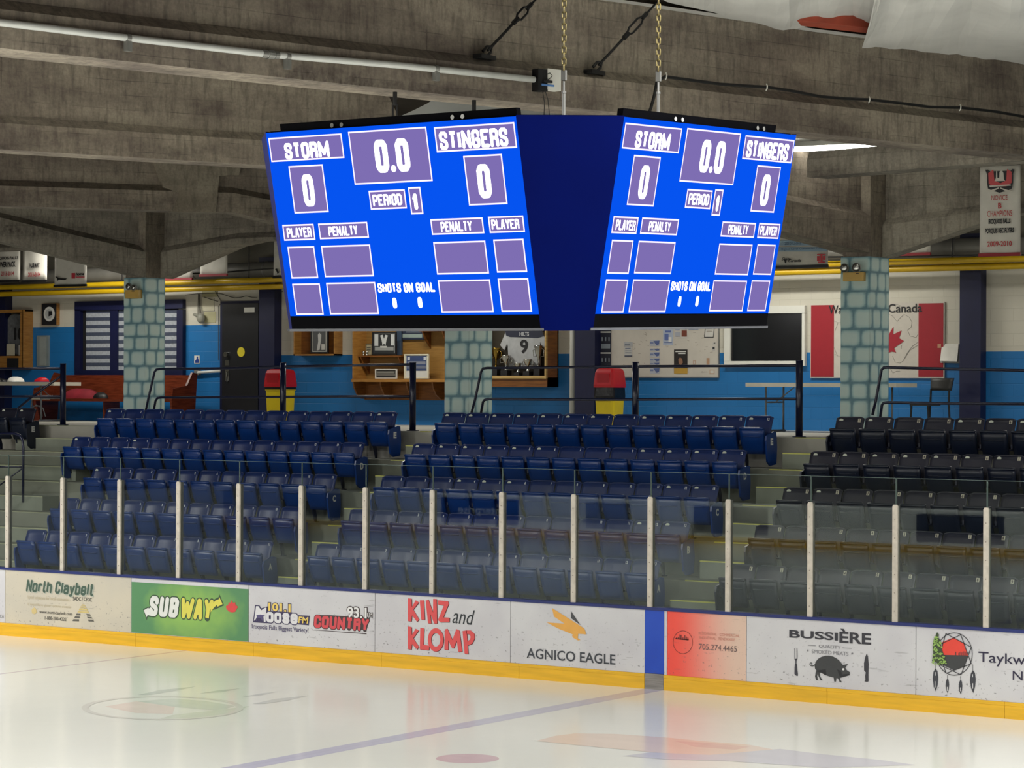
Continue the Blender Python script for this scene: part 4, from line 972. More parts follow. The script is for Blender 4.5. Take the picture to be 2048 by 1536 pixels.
WORDS = [('STORM', .129, .893, .466, .984, .35), ('0.0', .792, .790, 1.038, .971, .40), ('STINGERS', 1.260, .895, 1.725, .993, .35), ('0', .228, .623, .314, .804, .40), ('0', 1.487, .627, 1.577, .808, .40),
         ('PERIOD', .736, .609, .947, .673, .34), ('1', 1.021, .580, 1.058, .670, .50), ('PLAYER', .064, .451, .251, .506, .34), ('PENALTY', .381, .452, .596, .506, .34), ('PENALTY', 1.196, .454, 1.411, .509, .34),
         ('PLAYER', 1.546, .458, 1.733, .511, .34), ('SHOTS ON GOAL', .691, .128, 1.102, .181, .36), ('0', .786, .040, .816, .098, .46), ('0', .968, .041, .999, .100, .46)]
for k in range(4):
    f0, f1 = sface(k, 0.0), sface(k, -.035)
    mb = MB(); mb.hexa([f0(0, 0), f0(SWD, 0), f1(SWD, 0), f1(0, 0), f0(0, SH), f0(SWD, SH), f1(SWD, SH), f1(0, SH)])
    mb.m = [1, 1, 0, 1, 1, 1]; scr = mb.build('led_screen', [M_LED, M_SCR], sb)
    scr['label'] = ['lit blue screen facing the near side stand', 'lit blue screen facing the right end', 'screen turned to the far side', 'screen turned to the left end'][k]
    mb = MB(); fa = sface(k, .002)
    for (u0, w0, u1, w1) in FIELDS: mb.poly([fa(u0, w0), fa(u1, w0), fa(u1, w1), fa(u0, w1)])
    mb.build('score_fields', M_LEDP, scr)
    mb = MB(); fb = sface(k, .003); e = .0085
    for (u0, w0, u1, w1) in FIELDS:
        o4 = [(u0, w0), (u1, w0), (u1, w1), (u0, w1)]; i4 = [(u0 + e, w0 + e), (u1 - e, w0 + e), (u1 - e, w1 - e), (u0 + e, w1 - e)]
        mb.add([fb(*p) for p in o4 + i4], [(i, (i + 1) % 4, (i + 1) % 4 + 4, i + 4) for i in range(4)])
    mb.build('field_borders', M_LEDB, scr)
    mb = MB(); fc = sface(k, .005)
    for s_, u0, w0, u1, w1, bo in WORDS: put_stroke(mb, s_, u0, u1, w0, w1, fc, bo, .09)
    mb.build('lettering', M_LEDW, scr)
    # black strip and grey rim below, black rail with bolt pairs above
    g = sface(k, .0); gi = sface(k, -.03)
    mb = MB(); mb.hexa([g(0.0, -.072), g(SWD, -.072), gi(SWD, -.072), gi(0, -.072), g(0, -.003), g(SWD, -.003), gi(SWD, -.003), gi(0, -.003)]); mb.build('lower_strip', M_SCR, sb)
    mb = MB(); mb.hexa([g(-.02, -.088), g(SWD + .02, -.088), gi(SWD, -.088), gi(0, -.088), g(-.02, -.074), g(SWD + .02, -.074), gi(SWD, -.074), gi(0, -.074)]); mb.build('lower_rim', paint('rim_grey', (84, 86, 92), .5, .1, 5), sb)
    g2, g3 = sface(k, -.012), sface(k, -.05)
    u0, u1 = (.105, SWD) if k == 0 else (.0, SWD - .22)
    mb = MB(); mb.hexa([g2(u0, SH - .01), g2(u1, SH - .01), g3(u1, SH - .01), g3(u0, SH - .01), g2(u0, SH + .046), g2(u1, SH + .046), g3(u1, SH + .046), g3(u0, SH + .046)])
    rl = mb.build('top_rail', M_SCR, sb)
    mb = MB()
    for u in (.50, .57, 1.36, 1.43):
        p, q = sface(k, -.004)(u, SH + .018), sface(k, -.014)(u, SH + .018); mb.cyl(p, q, .013, 10)
    mb.build('bolt_heads', M_CHROME, rl)

# ================================================================== HANGING CHAINS
def link_mesh():
    mb = MB(); P = []
    for i in range(14):
        t = 2 * math.pi * i / 14; P.append((.0105 * math.cos(t), 0, .011 * math.sin(t) + (.0095 if math.sin(t) >= 0 else -.0095)))
    mb.tube(P, .0042, 6, closed=True); return mb.mesh('link', M_CHAIN, True)
LINK = link_mesh()
def hang_chain(px, py, Y, z1, label, rodlen=.20):
    p = onY(px, py, Y)
    t = thing('hanging_chain', tuple(p), label, 'chain', 'chains carrying the scoreboard')
    x, y, z = p
    mb = MB(); mb.tube([(x, y, z + .001), (x, y, z + rodlen * .62)], .009, 8); mb.build('rod', paint('rod_grey', (104, 104, 100), .5, .1, 6), t)
    mb = MB(); mb.tube([(x, y, z + rodlen * .6), (x, y, z + rodlen * .66)], .013, 6); mb.tube([(x, y, z + rodlen * .66), (x, y, z + rodlen)], .006, 6); mb.box(x - .014, x + .014, y - .008, y + .008, z + rodlen - .01, z + rodlen + .045); mb.build('shackle', paint('rod_grey', (104, 104, 100)), t)
    zz = z + rodlen + .06; n = 0
    while zz < z1:
        o = bpy.data.objects.new('link', LINK); COL.objects.link(o); o.parent = t; o.location = (0, 0, zz - z); o.rotation_euler = (0, 0, (0.5 if n % 2 else 0.5 + math.pi / 2)); zz += .0315; n += 1
    return t
hang_chain(1127.5, 231, 11.35, 6.55, 'brass-toned chain and rod holding the navy corner panel of the scoreboard')
hang_chain(1316.5, 231, 11.98, 6.65, 'brass-toned chain and rod holding the right-hand screen of the scoreboard')

# ================================================================== ON THE LONG BEAM
# vertical plane of the flange face seen from the rink
nB = np.array([-d1[1], d1[0]]); nB = -nB if nB[0] < 0 else nB       # towards the camera side (+x)
def onB(px, py, off=0.0):
    dr = FW + RT * (px - 1024) / F_PX + UP * (768 - py) / F_PX
    k = (nB @ b1a + off) / (nB @ dr[:2]); return EYE + dr * k
cp = [onB(-30, 42, .05), onB(0, 45, .05), onB(256, 76, .05), onB(541, 109, .05), onB(800, 131, .05), onB(1068, 159, .05)]
t = thing('conduit', tuple(cp[2]), 'white pipe clamped along the lower edge of the long concrete beam', 'pipe')
mb = MB(); mb.tube([cp[0] + (cp[1] - cp[0]) * -12] + cp, .030, 12); mb.build('pipe_run', paint('pipe_white', (214, 216, 212), .3, .06, 5), t, True)
for px, py in ((256, 76), (575, 113), (872, 137.5)):
    c = onB(px, py, .05); dd = np.array([d1[0], d1[1], 0])
    mb = MB(); mb.tube([c - dd * .02, c + dd * .02], .034, 12); s_ = c + np.array([0, 0, -.06]); mb.box(s_[0] - .02, s_[0] + .02, s_[1] - .03, s_[1] + .03, s_[2] - .05, s_[2] + .04); mb.build('clamp', M_GALV, t)
c = onB(541, 109, .05); mb = MB(); mb.tube([c - dd * .09, c - dd * .04], .036, 12); mb.tube([c - dd * .03, c + dd * .03], .040, 12); mb.tube([c + dd * .04, c + dd * .08], .036, 12); mb.build('coupling', M_GALV, t)
# junction box
p0, p1 = onB(1064, 183, .0), onB(1083, 141, .0)
t = thing('junction_box', tuple(p0), 'small black box with pale face and loose wire where the white pipe ends', 'box')
def obox(mb, c, along, out, dz, L, Wd, H, mi=0):
    """box from corner c along beam (along), out of the face, up"""
    A, O = np.array([d1[0], d1[1], 0]) * L, np.array([nB[0], nB[1], 0]) * Wd; U = np.array([0, 0, H]); c = np.array(c)
    P = [c, c + A, c + A + O, c + O]; mb.hexa([P[3], P[2], P[1], P[0], P[3] + U, P[2] + U, P[1] + U, P[0] + U], mi)
hh = p1[2] - p0[2]
mb = MB(); obox(mb, p0, 0, 0, 0, .12, .09, hh); mb.build('housing', M_BLACK, t)
q0 = onB(1082, 183, .0) + np.array([0, 0, .01]); mb = MB(); obox(mb, q0, 0, 0, 0, .17, .095, hh * .96); mb.build('pale_face', M_WHITE, t)
mb = MB(); q1 = onB(1083, 171, .094); obox(mb, q1, 0, 0, 0, .16, .005, .018); mb.build('blue_stripe', ink(86, 130, 190), t)
mb = MB(); obox(mb, onB(1087, 165, .095), 0, 0, 0, .09, .03, .022); mb.tube([onB(1083, 165, .15), onB(1087, 152, .16), onB(1100, 146, .16), onB(1105, 152, .15), onB(1096, 160, .15), onB(1088, 163, .16)], .004, 5); mb.tube([onB(1085, 180, .12), onB(1089, 205, .12), onB(1088, 232, .12)], .004, 5); mb.tube([onB(1090, 180, .12), onB(1096, 200, .12), onB(1099, 232, .12)], .004, 5); mb.build('wire', M_BLACK, t)
# two stay rods with turnbuckles
def stay(a, bb, label, tb0, tb1):
    A, B = np.array(a), np.array(bb); t = thing('stay_rod', tuple(A), label, 'stay rod', 'black stay rods on the long beam')
    L = lambda f: A + (B - A) * f; u = (B - A) / np.linalg.norm(B - A); sd = np.cross(u, [nB[0], nB[1], 0]); sd /= np.linalg.norm(sd)
    mb = MB(); mb.tube([L(.06), L(tb0)], .014, 7); mb.tube([L(tb1), L(1.0)], .011, 7); mb.build('rod', M_BLACK, t)
    m0, m1 = L(tb0), L(tb1); mid = (m0 + m1) / 2
    mb = MB()
    for s_ in (-1, 1): mb.tube([m0, m0 + (m1 - m0) * .25 + sd * .035 * s_, m0 + (m1 - m0) * .75 + sd * .035 * s_, m1], .011, 6)
    mb.tube([m0 - u * .05, m0 + u * .03], .025, 8); mb.tube([m1 - u * .03, m1 + u * .05], .022, 8); mb.build('turnbuckle', M_BLACK, t)
    mb = MB(); mb.tube([A + sd * .03, A + u * .07 + sd * .035, A + u * .12, A + u * .07 - sd * .035, A - sd * .03], .014, 6); mb.box(A[0] - .05, A[0] + .05, A[1] - .12, A[1] + .12, A[2] - .05, A[2] - .01); mb.build('anchor', M_BLACK, t)
def ledge(px, py): return onB(px, py, -.05)
stay(ledge(969, 108), onB(1074, -4, -.02), 'black stay rod with turnbuckle, left of the brass chains', .60, .84)
stay(ledge(1189, 139), onB(1322, -4, .10), 'black stay rod with turnbuckle, between the two brass chains', .48, .74)
# black cable on the ledge
pts = [(1296, 232), (1302, 215), (1309, 190), (1313, 165), (1330, 153), (1380, 160), (1440, 168), (1500, 172), (1533, 174), (1580, 181), (1640, 193), (1690, 197), (1738, 199), (1800, 206), (1860, 214), (1920, 215), (1990, 223), (2048, 233), (2120, 243)]
cb = thing('power_cable', tuple(onB(1533, 174, .04)), 'black cable tied along the ledge of the long beam, right of the chains', 'cable')
mb = MB(); mb.tube([onB(x, y, .05 if y < 160 or x > 1340 else .10) for x, y in pts], .016, 7); mb.build('cable_run', M_BLACK, cb, True)
for x, y in ((1332, 152), (1533, 174), (1738, 199), (1920, 215)):
    mb = MB(); q = onB(x, y, .06); mb.tube([q + np.array([0, 0, .032]), q + np.array([.016, -.012, .01]), q + np.array([.012, -.01, -.018]), q + np.array([-.006, 0, -.036])], .007, 6); mb.build('cable_tie', M_WHITE, cb)

# ================================================================== CEILING SHEETS
rs = random.Random(11)
def sheet(low, up, z_lo, z_up, label, sag=.06, rows=9, sub=5, name='ceiling_sheet', seed=2):
    r = random.Random(seed); ph = [r.uniform(0, 6.28) for _ in range(8)]
    L, U = [], []
    for A, O in ((low, L), (up, U)):
        for i in range(len(A) - 1):
            for k in range(sub): O.append(np.array(A[i]) + (np.array(A[i + 1]) - np.array(A[i])) * k / sub)
        O.append(np.array(A[-1]))
    n = len(L); mb = MB()
    P = []
    for j in range(rows + 1):
        f = j / rows
        for i in range(n):
            a = np.array(list(L[i])); c = np.array(list(U[i])); p = a + (c - a) * f
            w = sag * (math.sin(i * .55 + ph[0] + 3 * f) * .5 + math.sin(i * .23 + 7 * f + ph[1]) * .6 + math.sin(i * 1.1 - 5 * f + ph[2]) * .3) * min(1, .3 + f * 3)
            P.append((p[0], p[1], p[2] + w + r.uniform(-.01, .01)))
    mb.add(P, [(j * n + i, j * n + i + 1, (j + 1) * n + i + 1, (j + 1) * n + i) for j in range(rows) for i in range(n - 1)])
    ob = mb.build(name, M_SHEET, org=P[0])
    return tag(ob, label, 'ceiling sheet', kind='structure')
lowp = [(1200, -22), (1290, -6), (1345, 6), (1450, 33), (1553, 53), (1621, 54), (1707, 49), (1758, 69), (1742, 84), (1724, 94), (1790, 97), (1860, 101), (1950, 119), (2048, 130), (2130, 142), (2420, 186)]
upp = [(1150, -320), (1260, -320), (1340, -320), (1430, -320), (1540, -320), (1600, -320), (1690, -320), (1790, -320), (1815, -320), (1830, -320), (1860, -320), (1920, -320), (2000, -320), (2090, -320), (2200, -320), (2520, -320)]
sheet([onB(x, y, .12) for x, y in lowp], [onZ(x, y, 7.32) for x, y in upp], 0, 0, 'sagging white plastic sheet under the roof at upper right, torn at its edge', .07)
a0, a1 = onB(1600, 40, .5), onB(1790, 62, .5)
mb = MB(); dv = a1 - a0; dv /= np.linalg.norm(dv); sdv = np.array([nB[0], nB[1], 0])
mb.hexa([a0, a1, a1 - sdv * .3, a0 - sdv * .3, a0 + [0, 0, .16], a1 + [0, 0, .16], a1 - sdv * .3 + [0, 0, .16], a0 - sdv * .3 + [0, 0, .16]])
tag(mb.build('roof_steel', paint('red_oxide', (170, 74, 52), .6, .15, 4), org=a0), 'red-painted steel member showing through the torn ceiling sheet', 'steel beam', kind='structure')
# sheet in the bay between the long beam and the second beam
g0 = [np.array([*(b1a + d1 * s_), 7.3]) for s_ in (-8, 0, 6, 12, 18)]
e0, e1 = onZ(0, 299, ZB)[:2], np.array([C_R, 32.6]); 
g1 = [np.array([*(e0 + (e1 - e0) * f), zt_]) for f, zt_ in ((-.4, 7.5), (0, 7.42), (.4, 7.30), (.72, 7.05), (1.05, 6.98))]
sheet(g0, g1, 0, 0, 'white plastic sheet stretched under the roof behind the scoreboard', .05, rows=8, seed=5)

# drape beyond the second beam, falling from the roof
bd = (e1 - e0) / np.hypot(*(e1 - e0)); bn = np.array([-bd[1], bd[0]])
h0 = [np.array([*(e0 + (e1 - e0) * f + bn * .35), 7.6]) for f in (.50, .65, .8, .95, 1.1)]
h1 = [np.array([*(e0 + (e1 - e0) * f + bn * 3.2), 6.98]) for f in (.50, .65, .8, .95, 1.1)]
sheet(h0, h1, 0, 0, 'white plastic sheet hanging low beyond the second beam', .05, rows=8, seed=9)

# fluorescent strip
fa, fb = onZ(1560, 296, 6.93), onZ(1772, 286, 6.93)
t = thing('strip_light', tuple((fa + fb) / 2), 'lit fluorescent strip light below the white sheet, right of the scoreboard', 'light')
fd = (fb - fa) / np.linalg.norm(fb - fa); fs = np.array([-fd[1], fd[0], 0])
mb = MB(); w2 = fs * .12; u2 = np.array([0, 0, .07])
mb.hexa([fa - w2, fb - w2, fb + w2, fa + w2, fa - w2 * .6 + u2, fb - w2 * .6 + u2, fb + w2 * .6 + u2, fa + w2 * .6 + u2]); mb.build('housing', M_WHITE, t)
mb = MB(); 
for s_ in (-.05, .05): mb.tube([fa + fs * s_ + [0, 0, -.03], fb + fs * s_ + [0, 0, -.03]], .03, 8)
mb.build('tube', glow('tube_light', (255, 252, 240), 9.0), t)
for p in (fa, fb):
    mb = MB(); mb.tube([p + (fa + fb - 2 * p) * .1 + [0, 0, .06], p + (fa + fb - 2 * p) * .1 + [0, 0, 1.0]], .008, 6); mb.build('hanger', M_GALV, t)
#@@PART3@@
# ================================================================== CONCOURSE: RAILINGS
YP = 32.3
def rpt(x, y, Y=YP): return onY(x, y, Y)
M_RAIL = paint('rail_navy', (18, 24, 56), .28, .08, 3, spec=.6)
def railing(label, posts, rails, bends=()):
    base = rpt(*posts[0][0]) if posts else rpt(*rails[0][0])
    t = thing('guard_railing', (base[0], YP, ZF), label, 'railing', 'navy guard railings along the front of the concourse')
    for (bx_, by_), (tx, ty) in posts:
        x = (rpt(bx_, by_)[0] + rpt(tx, ty)[0]) / 2; zt = rpt(tx, ty)[2]
        mb = MB(); mb.tube([(x, YP, ZF), (x, YP, zt)], .052, 14); p = mb.build('post', M_RAIL, t, True)
        mb = MB(); mb.tube([(x, YP, ZF), (x, YP, ZF + .012)], .10, 14); mb.build('base_flange', M_RAIL, p)
        mb = MB(); mb.tube([(x, YP, zt), (x, YP, zt + .01)], .056, 14); mb.build('post_cap', M_RAIL, p)
    for pts in rails:
        mb = MB(); mb.tube([tuple(rpt(x, y)) for x, y in pts], .021, 9); mb.build('rail', M_RAIL, t, True)
    return t
railing('navy railing at the far left with a rail sloping down the stairs', [((126, 851), (126, 728))],
        [[(-60, 737), (126, 737)], [(-60, 793), (126, 793)], [(122, 752), (60, 797), (0, 846), (-40, 880)]])
railing('navy railing between the left column and the first aisle', [((566, 862), (566, 726)), ((825.5, 860), (825.5, 726))],
        [[(291, 824), (296, 800), (309, 744), (313, 739), (320, 738), (440, 737), (566, 733), (690, 731), (825, 729)], [(307, 824), (311, 802), (315, 796), (322, 795), (440, 794.5), (566, 794), (690, 793), (825, 793)]])
railing('navy railing between the middle column and the second aisle', [((1271, 868), (1271, 725)), ((1598.5, 874), (1598.5, 722))],
        [[(943, 826), (950, 800), (962, 744), (966, 737), (974, 736), (1100, 735), (1271, 733), (1430, 732), (1598, 731)], [(961, 832), (966, 804), (969, 800), (978, 798), (1100, 799), (1271, 799), (1430, 798), (1598, 798)]])
railing('navy railing at the right, starting in front of the right column', [],
        [[(1745, 830), (1752, 800), (1763, 740), (1767, 735.5), (1776, 735), (1900, 738), (2048, 741), (2120, 742.5), (2500, 751)], [(1760, 838), (1764, 810), (1767, 806), (1775, 805), (1900, 807), (2048, 808), (2120, 809), (2500, 813)]])
# stair hand rail inside the left aisle
def Pq(x, y, Y): return tuple(onY(x, y, Y))
t = thing('stair_handrail', Pq(46, 1005, 29.6), 'dark steel stair handrail with rounded corner at the far left aisle', 'handrail')
mb = MB(); mb.tube([Pq(-60, 868, 29.6), Pq(30, 867, 29.6), Pq(40, 871, 29.6), Pq(45, 880, 29.6), Pq(46.5, 895, 29.6), Pq(46, 1005, 29.6)], .022, 10); mb.build('top_loop', M_RAIL, t, True)
mb = MB(); mb.tube([Pq(-60, 933, 29.6), Pq(46, 934, 29.6)], .015, 8); mb.build('middle_rail', M_RAIL, t, True)
mb = MB(); mb.tube([Pq(44, 937, 29.6), Pq(-20, 985, 29.6)], .013, 8); mb.build('brace', M_RAIL, t, True)

# ================================================================== CONCOURSE: WALL ITEMS
def wbox(mb, x0, y0, x1, y1, Yf, Yb=None, mi=0):
    """box whose front face (at depth Yf) covers the given photo rectangle, running back to Yb"""
    a, c = onY(x0, (y0 + y1) / 2, Yf), onY(x1, (y0 + y1) / 2, Yf); m = (x0 + x1) / 2
    zt, zb_ = onY(m, y0, Yf)[2], onY(m, y1, Yf)[2]
    mb.box(a[0], c[0], Yf, Yb if Yb is not None else YW - .001, zb_, zt, mi); return (a[0], c[0], zb_, zt)
def wtext(mb, s, x0, y0, x1, y1, Y, bold=0., shear=0., mi=0):
    a, c = onY(x0, y1, Y), onY(x1, y1, Y); zt = onY(x0, y0, Y)[2]
    put_text(mb, s, a[0], c[0], a[2], zt, lambda u, w: (u, Y, w), bold, shear, mi, res=1)
def wpoly(mb, pts, Y, mi=0):
    P = [tuple(onY(x, y, Y)) for x, y in pts]
    a = sum(P[i][0] * P[(i + 1) % len(P)][2] - P[(i + 1) % len(P)][0] * P[i][2] for i in range(len(P)))
    mb.poly(P if a > 0 else P[::-1], mi)
def wthing(name, px, py, label, cat, group=None, Y=YW, kind=None): return thing(name, tuple(onY(px, py, Y)), label, cat, group, kind)
def frame_box(mb, x0, y0, x1, y1, w, Yf, Yb, mi=0):
    """open frame of four bars, w in photo pixels"""
    wbox(mb, x0, y0, x1, y0 + w, Yf, Yb, mi); wbox(mb, x0, y1 - w, x1, y1, Yf, Yb, mi); wbox(mb, x0, y0 + w, x0 + w, y1 - w, Yf, Yb, mi); wbox(mb, x1 - w, y0 + w, x1, y1 - w, Yf, Yb, mi)

# jersey case at the left edge
Yf = front_y(46, 66, YW); t = wthing('display_case', 23, 742, 'oak display case holding a dark jersey, at the far left of the wall', 'display case', Y=Yf)
mb = MB(); frame_box(mb, -40, 620, 46, 738, 6, Yf, Yf + .06); wbox(mb, -34, 712, 46, 738, Yf + .005, Yf + .05); x_ = onY(46, 680, Yf)[0]; z0, z1 = onY(20, 738, Yf)[2], onY(20, 620, Yf)[2]
mb.box(x_ - .02, x_, Yf, YW, z0, z1); mb.box(onY(-40, 680, Yf)[0], x_, Yf + .05, YW, z1 - .03, z1); mb.box(onY(-40, 680, Yf)[0], x_, Yf + .05, YW, z0, z0 + .03); mb.build('case_frame', M_OAK, t)
mb = MB(); wbox(mb, -34, 626, 45, 714, YW - .03, YW); mb.build('back_board', paint('case_back', (96, 84, 60), .7, .1, 4), t)
mb = MB(); wbox(mb, 14, 716, 36, 735, Yf - .012, Yf); mb.build('plaque', M_INKK, t)
mb = MB(); wpoly(mb, [(8, 645), (20, 630), (40, 628), (46, 640), (46, 712), (14, 712), (10, 690)], YW - .10); j = None
t2 = wthing('jersey', 28, 712, 'dark grey hockey jersey with a black number ten inside the left oak case', 'jersey', Y=YW - .10); mb = MB()
jp = [(10, 650), (20, 631), (30, 628), (42, 630), (47, 640), (47, 709), (17, 709), (14, 680), (9, 690)]
P0 = [tuple(onY(x, y, YW - .13)) for x, y in jp]; mb.prism_y([(p[0], p[2]) for p in P0], YW - .13, YW - .09); mb.build('shirt', paint('jersey_grey', (112, 114, 116), .8, .25, 9), t2)
mb = MB(); wtext(mb, '10', 28, 655, 47, 680, YW - .135, .05); mb.build('number', M_INKK, t2)
for x0, y0, x1, y1, lab, c in ((13, 688, 29, 711, 'small pale certificate standing in the left oak case', (196, 190, 168)), (37, 690, 47, 711, 'small white card standing in the left oak case', (204, 200, 190))):
    mb = MB(); a = wbox(mb, x0, y0, x1, y1, Yf + .09, Yf + .10); tag(mb.build('display_card', flat('card%d' % x0, c), org=(a[0], Yf + .09, a[2])), lab, 'card')
# round plaque in a box frame
Yf = front_y(112, 120, YW); t = wthing('framed_plaque', 98, 650, 'black box frame with a round white plaque on the left wall', 'framed plaque', Y=Yf)
mb = MB(); wbox(mb, 83, 607, 112.5, 650, Yf + .012, YW - .002); mb.build('frame', M_OAK, t)
mb = MB(); wbox(mb, 83.5, 607.5, 112, 649.5, Yf, Yf + .012); mb.build('backing', M_INKK, t)
c = onY(99, 628, Yf); mb = MB(); mb.tube([(c[0], Yf + .005, c[2]), (c[0], Yf - .015, c[2])], .15, 24); mb.build('dial', flat('plaque_white', (212, 212, 208)), t)
mb = MB(); mb.tube([(c[0], Yf - .014, c[2]), (c[0], Yf - .018, c[2])], .105, 24); mb.build('inner_disc', flat('plaque_inner', (176, 178, 178)), t)
mb = MB(); wpoly(mb, [(97, 622), (104, 622), (104, 630), (97, 633)], Yf - .02); mb.build('emblem', M_INKK, t)
# slotted panel
t = wthing('wall_panel', 85, 733, 'grey upright metal panel with a dark slot on the left wall', 'wall cabinet')
mb = MB(); wbox(mb, 73.5, 671, 97, 733, YW - .04); mb.build('cover', paint('panel_grey', (128, 140, 142), .5, .08, 4), t)
mb = MB(); wbox(mb, 83, 682, 88, 728, YW - .045, YW - .03); mb.build('slot', M_DARK, t)
mb = MB(); wbox(mb, 79, 674, 92, 731, YW - .048, YW - .035); mb.build('inset', paint('panel_grey2', (150, 158, 156), .5, .08, 4), t)
# window with striped blinds
t = wthing('window_1', 257, 751, 'navy framed window with dark and pale striped blinds behind the left column', 'window', kind='structure')
Yf = YW - .10
mb = MB(); wbox(mb, 149, 601, 365, 619, Yf); wbox(mb, 149, 740, 365, 752, Yf); wbox(mb, 149, 619, 160, 740, Yf); wbox(mb, 353, 619, 365, 740, Yf); wbox(mb, 220, 619, 235, 740, Yf + .02); wbox(mb, 290, 619, 300, 740, Yf + .02); mb.build('window_frame', M_NAVYW, t)
mb = MB(); wbox(mb, 158, 617, 356, 742, YW - .015); mb.build('dark_reveal', M_DARK, t)
M_BL1, M_BL2 = paint('blind_pale', (172, 178, 186), .7, .12, 20), paint('blind_dark', (66, 74, 94), .7, .12, 20)
nb_ = 8; y0, y1 = 619.5, 740.5; hgt = (y1 - y0) / nb_
for (x0, x1) in ((172, 220), (236, 290), (300, 354)):
    for k in range(nb_):
        ya = y0 + k * hgt
        mb = MB(); wbox(mb, x0, ya, x1, ya + hgt * .45, YW - .05, YW - .035); mb.build('blind_slat', M_BL2, t)
        mb = MB(); wbox(mb, x0, ya + hgt * .45, x1, ya + hgt, YW - .046, YW - .036); mb.build('blind_slat', M_BL1, t)
# door
t = wthing('door_1', 482, 840, 'black steel door with pale sign plate and yellow sticker', 'door', kind='structure')
mb = MB(); wbox(mb, 440, 602, 519, 846, YW - .05); mb.build('door_frame', M_NAVYW, t)
mb = MB(); wbox(mb, 444, 607, 516, 846, YW - .075, YW - .03); dl = mb.build('door_leaf', paint('door_black', (26, 27, 32), .4, .15, 3), t)
mb = MB(); wbox(mb, 488, 615, 509, 625, YW - .082, YW - .07); mb.build('sign_plate', M_WHITE, t)
mb = MB(); c = onY(482, 704, YW - .082); mb.disc((c[0], c[1], c[2]), .095, 'y', 20, ry=.095); mb.build('warning_sticker', flat('sticker_yellow', (226, 208, 40)), t)
mb = MB(); wtext(mb, 'XXXX', 476, 702, 488, 706, YW - .084, .02); mb.build('sticker_print', ink(120, 104, 20), t) if False else None
mb = MB(); wbox(mb, 450, 720, 458, 731, YW - .085, YW - .07); wbox(mb, 450, 738, 457.5, 762, YW - .085, YW - .07); c = onY(453.5, 709, YW - .08); mb.tube([(c[0], YW - .075, c[2]), (c[0], YW - .13, c[2])], .05, 12); c = onY(453.5, 743, YW - .1); mb.tube([(c[0], YW - .12, c[2]), (c[0], YW - .10, c[2] - .1), (c[0], YW - .09, c[2] - .2)], .014, 7); mb.build('door_handle', M_CHROME, t)
# white grab bar, push-button sign, papers, hanging phone
t = wthing('grab_bar', 414, 744, 'white wall-mounted bar left of the black door', 'wall bar')
mb = MB(); wbox(mb, 388, 740, 398, 750, YW - .06); mb.build('bracket', M_GALV, t)
a, c = onY(396, 745, YW - .06), onY(441, 742, YW - .06); mb = MB(); mb.tube([tuple(a), tuple(c)], .028, 9); mb.build('bar', M_WHITE, t, True)
t = wthing('access_sign', 394, 727, 'small white sign with blue access symbol left of the door', 'sign')
mb = MB(); wbox(mb, 388.5, 711, 399, 727, YW - .015); mb.build('plate', M_PAPER, t)
mb = MB(); wpoly(mb, [(390, 721), (398, 721), (398, 726), (390, 726)], YW - .017); wpoly(mb, [(393, 713), (396, 713), (396, 717), (398, 721), (391, 721), (393, 718)], YW - .017); mb.build('symbol', ink(30, 60, 140), t)
for k, (x0, y0, x1, y1, cc, lab) in enumerate(((404, 576, 435, 594, (168, 164, 128), 'yellowed paper sheet on the wall above the door'), (408, 624, 431, 645, (188, 184, 146), 'yellowed notice sheet on the wall left of the door'), (403, 596, 428, 622, (206, 202, 178), 'pale paper sheet on the wall between two yellowed ones'))):
    mb = MB(); a = wbox(mb, x0, y0, x1, y1, YW - .012); tag(mb.build('notice_sheet', flat('sheet%d' % k, cc), org=(a[0], YW, a[2])), lab, 'paper')
t = wthing('hanging_speaker', 400, 635, 'small pale device hanging by wires below the yellow pipes, left of the door', 'device')
mb = MB()
for dx in (-4, 0, 3): mb.tube([tuple(onY(398 + dx * .3, 588, YW - .05)), tuple(onY(398 + dx * .5, 610, YW - .05)), tuple(onY(400 + dx, 632, YW - .06))], .008, 5)
mb.build('wire', ink(86, 84, 76), t)
mb = MB(); c = onY(402, 637, YW - .08); P = []
mb.grid(lambda u, v: (c[0] + .095 * math.cos(6.2832 * u) * math.sin(math.pi * v), YW - .08 + .06 * math.sin(6.2832 * u) * math.sin(math.pi * v), c[2] + .10 * math.cos(math.pi * v)), 12, 7)
c2 = onY(388, 629, YW - .05); mb.tube([(c[0], YW - .08, c[2] + .04), tuple(c2)], .03, 8); mb.build('body', paint('device_pale', (150, 150, 138), .5, .1, 6), t, True)
wv = wthing('wall_wires', 432, 600, 'thin loose wires running along the wall above the door', 'wire')
mb = MB()
for pts in ([(370, 590), (400, 587), (430, 586), (445, 588), (458, 593), (470, 596), (480, 595), (492, 592), (505, 595), (514, 596)], [(428, 578), (436, 592), (441, 600), (443, 606), (437, 612), (437, 720)], [(408, 594), (425, 600), (436, 603)], [(443, 600), (441, 612), (446, 625)], [(548, 587), (556, 585), (566, 583)]):
    mb.tube([tuple(onY(x, y, YW - .03)) for x, y in pts], .007, 5)
mb.build('wire_run', ink(70, 68, 62), wv)
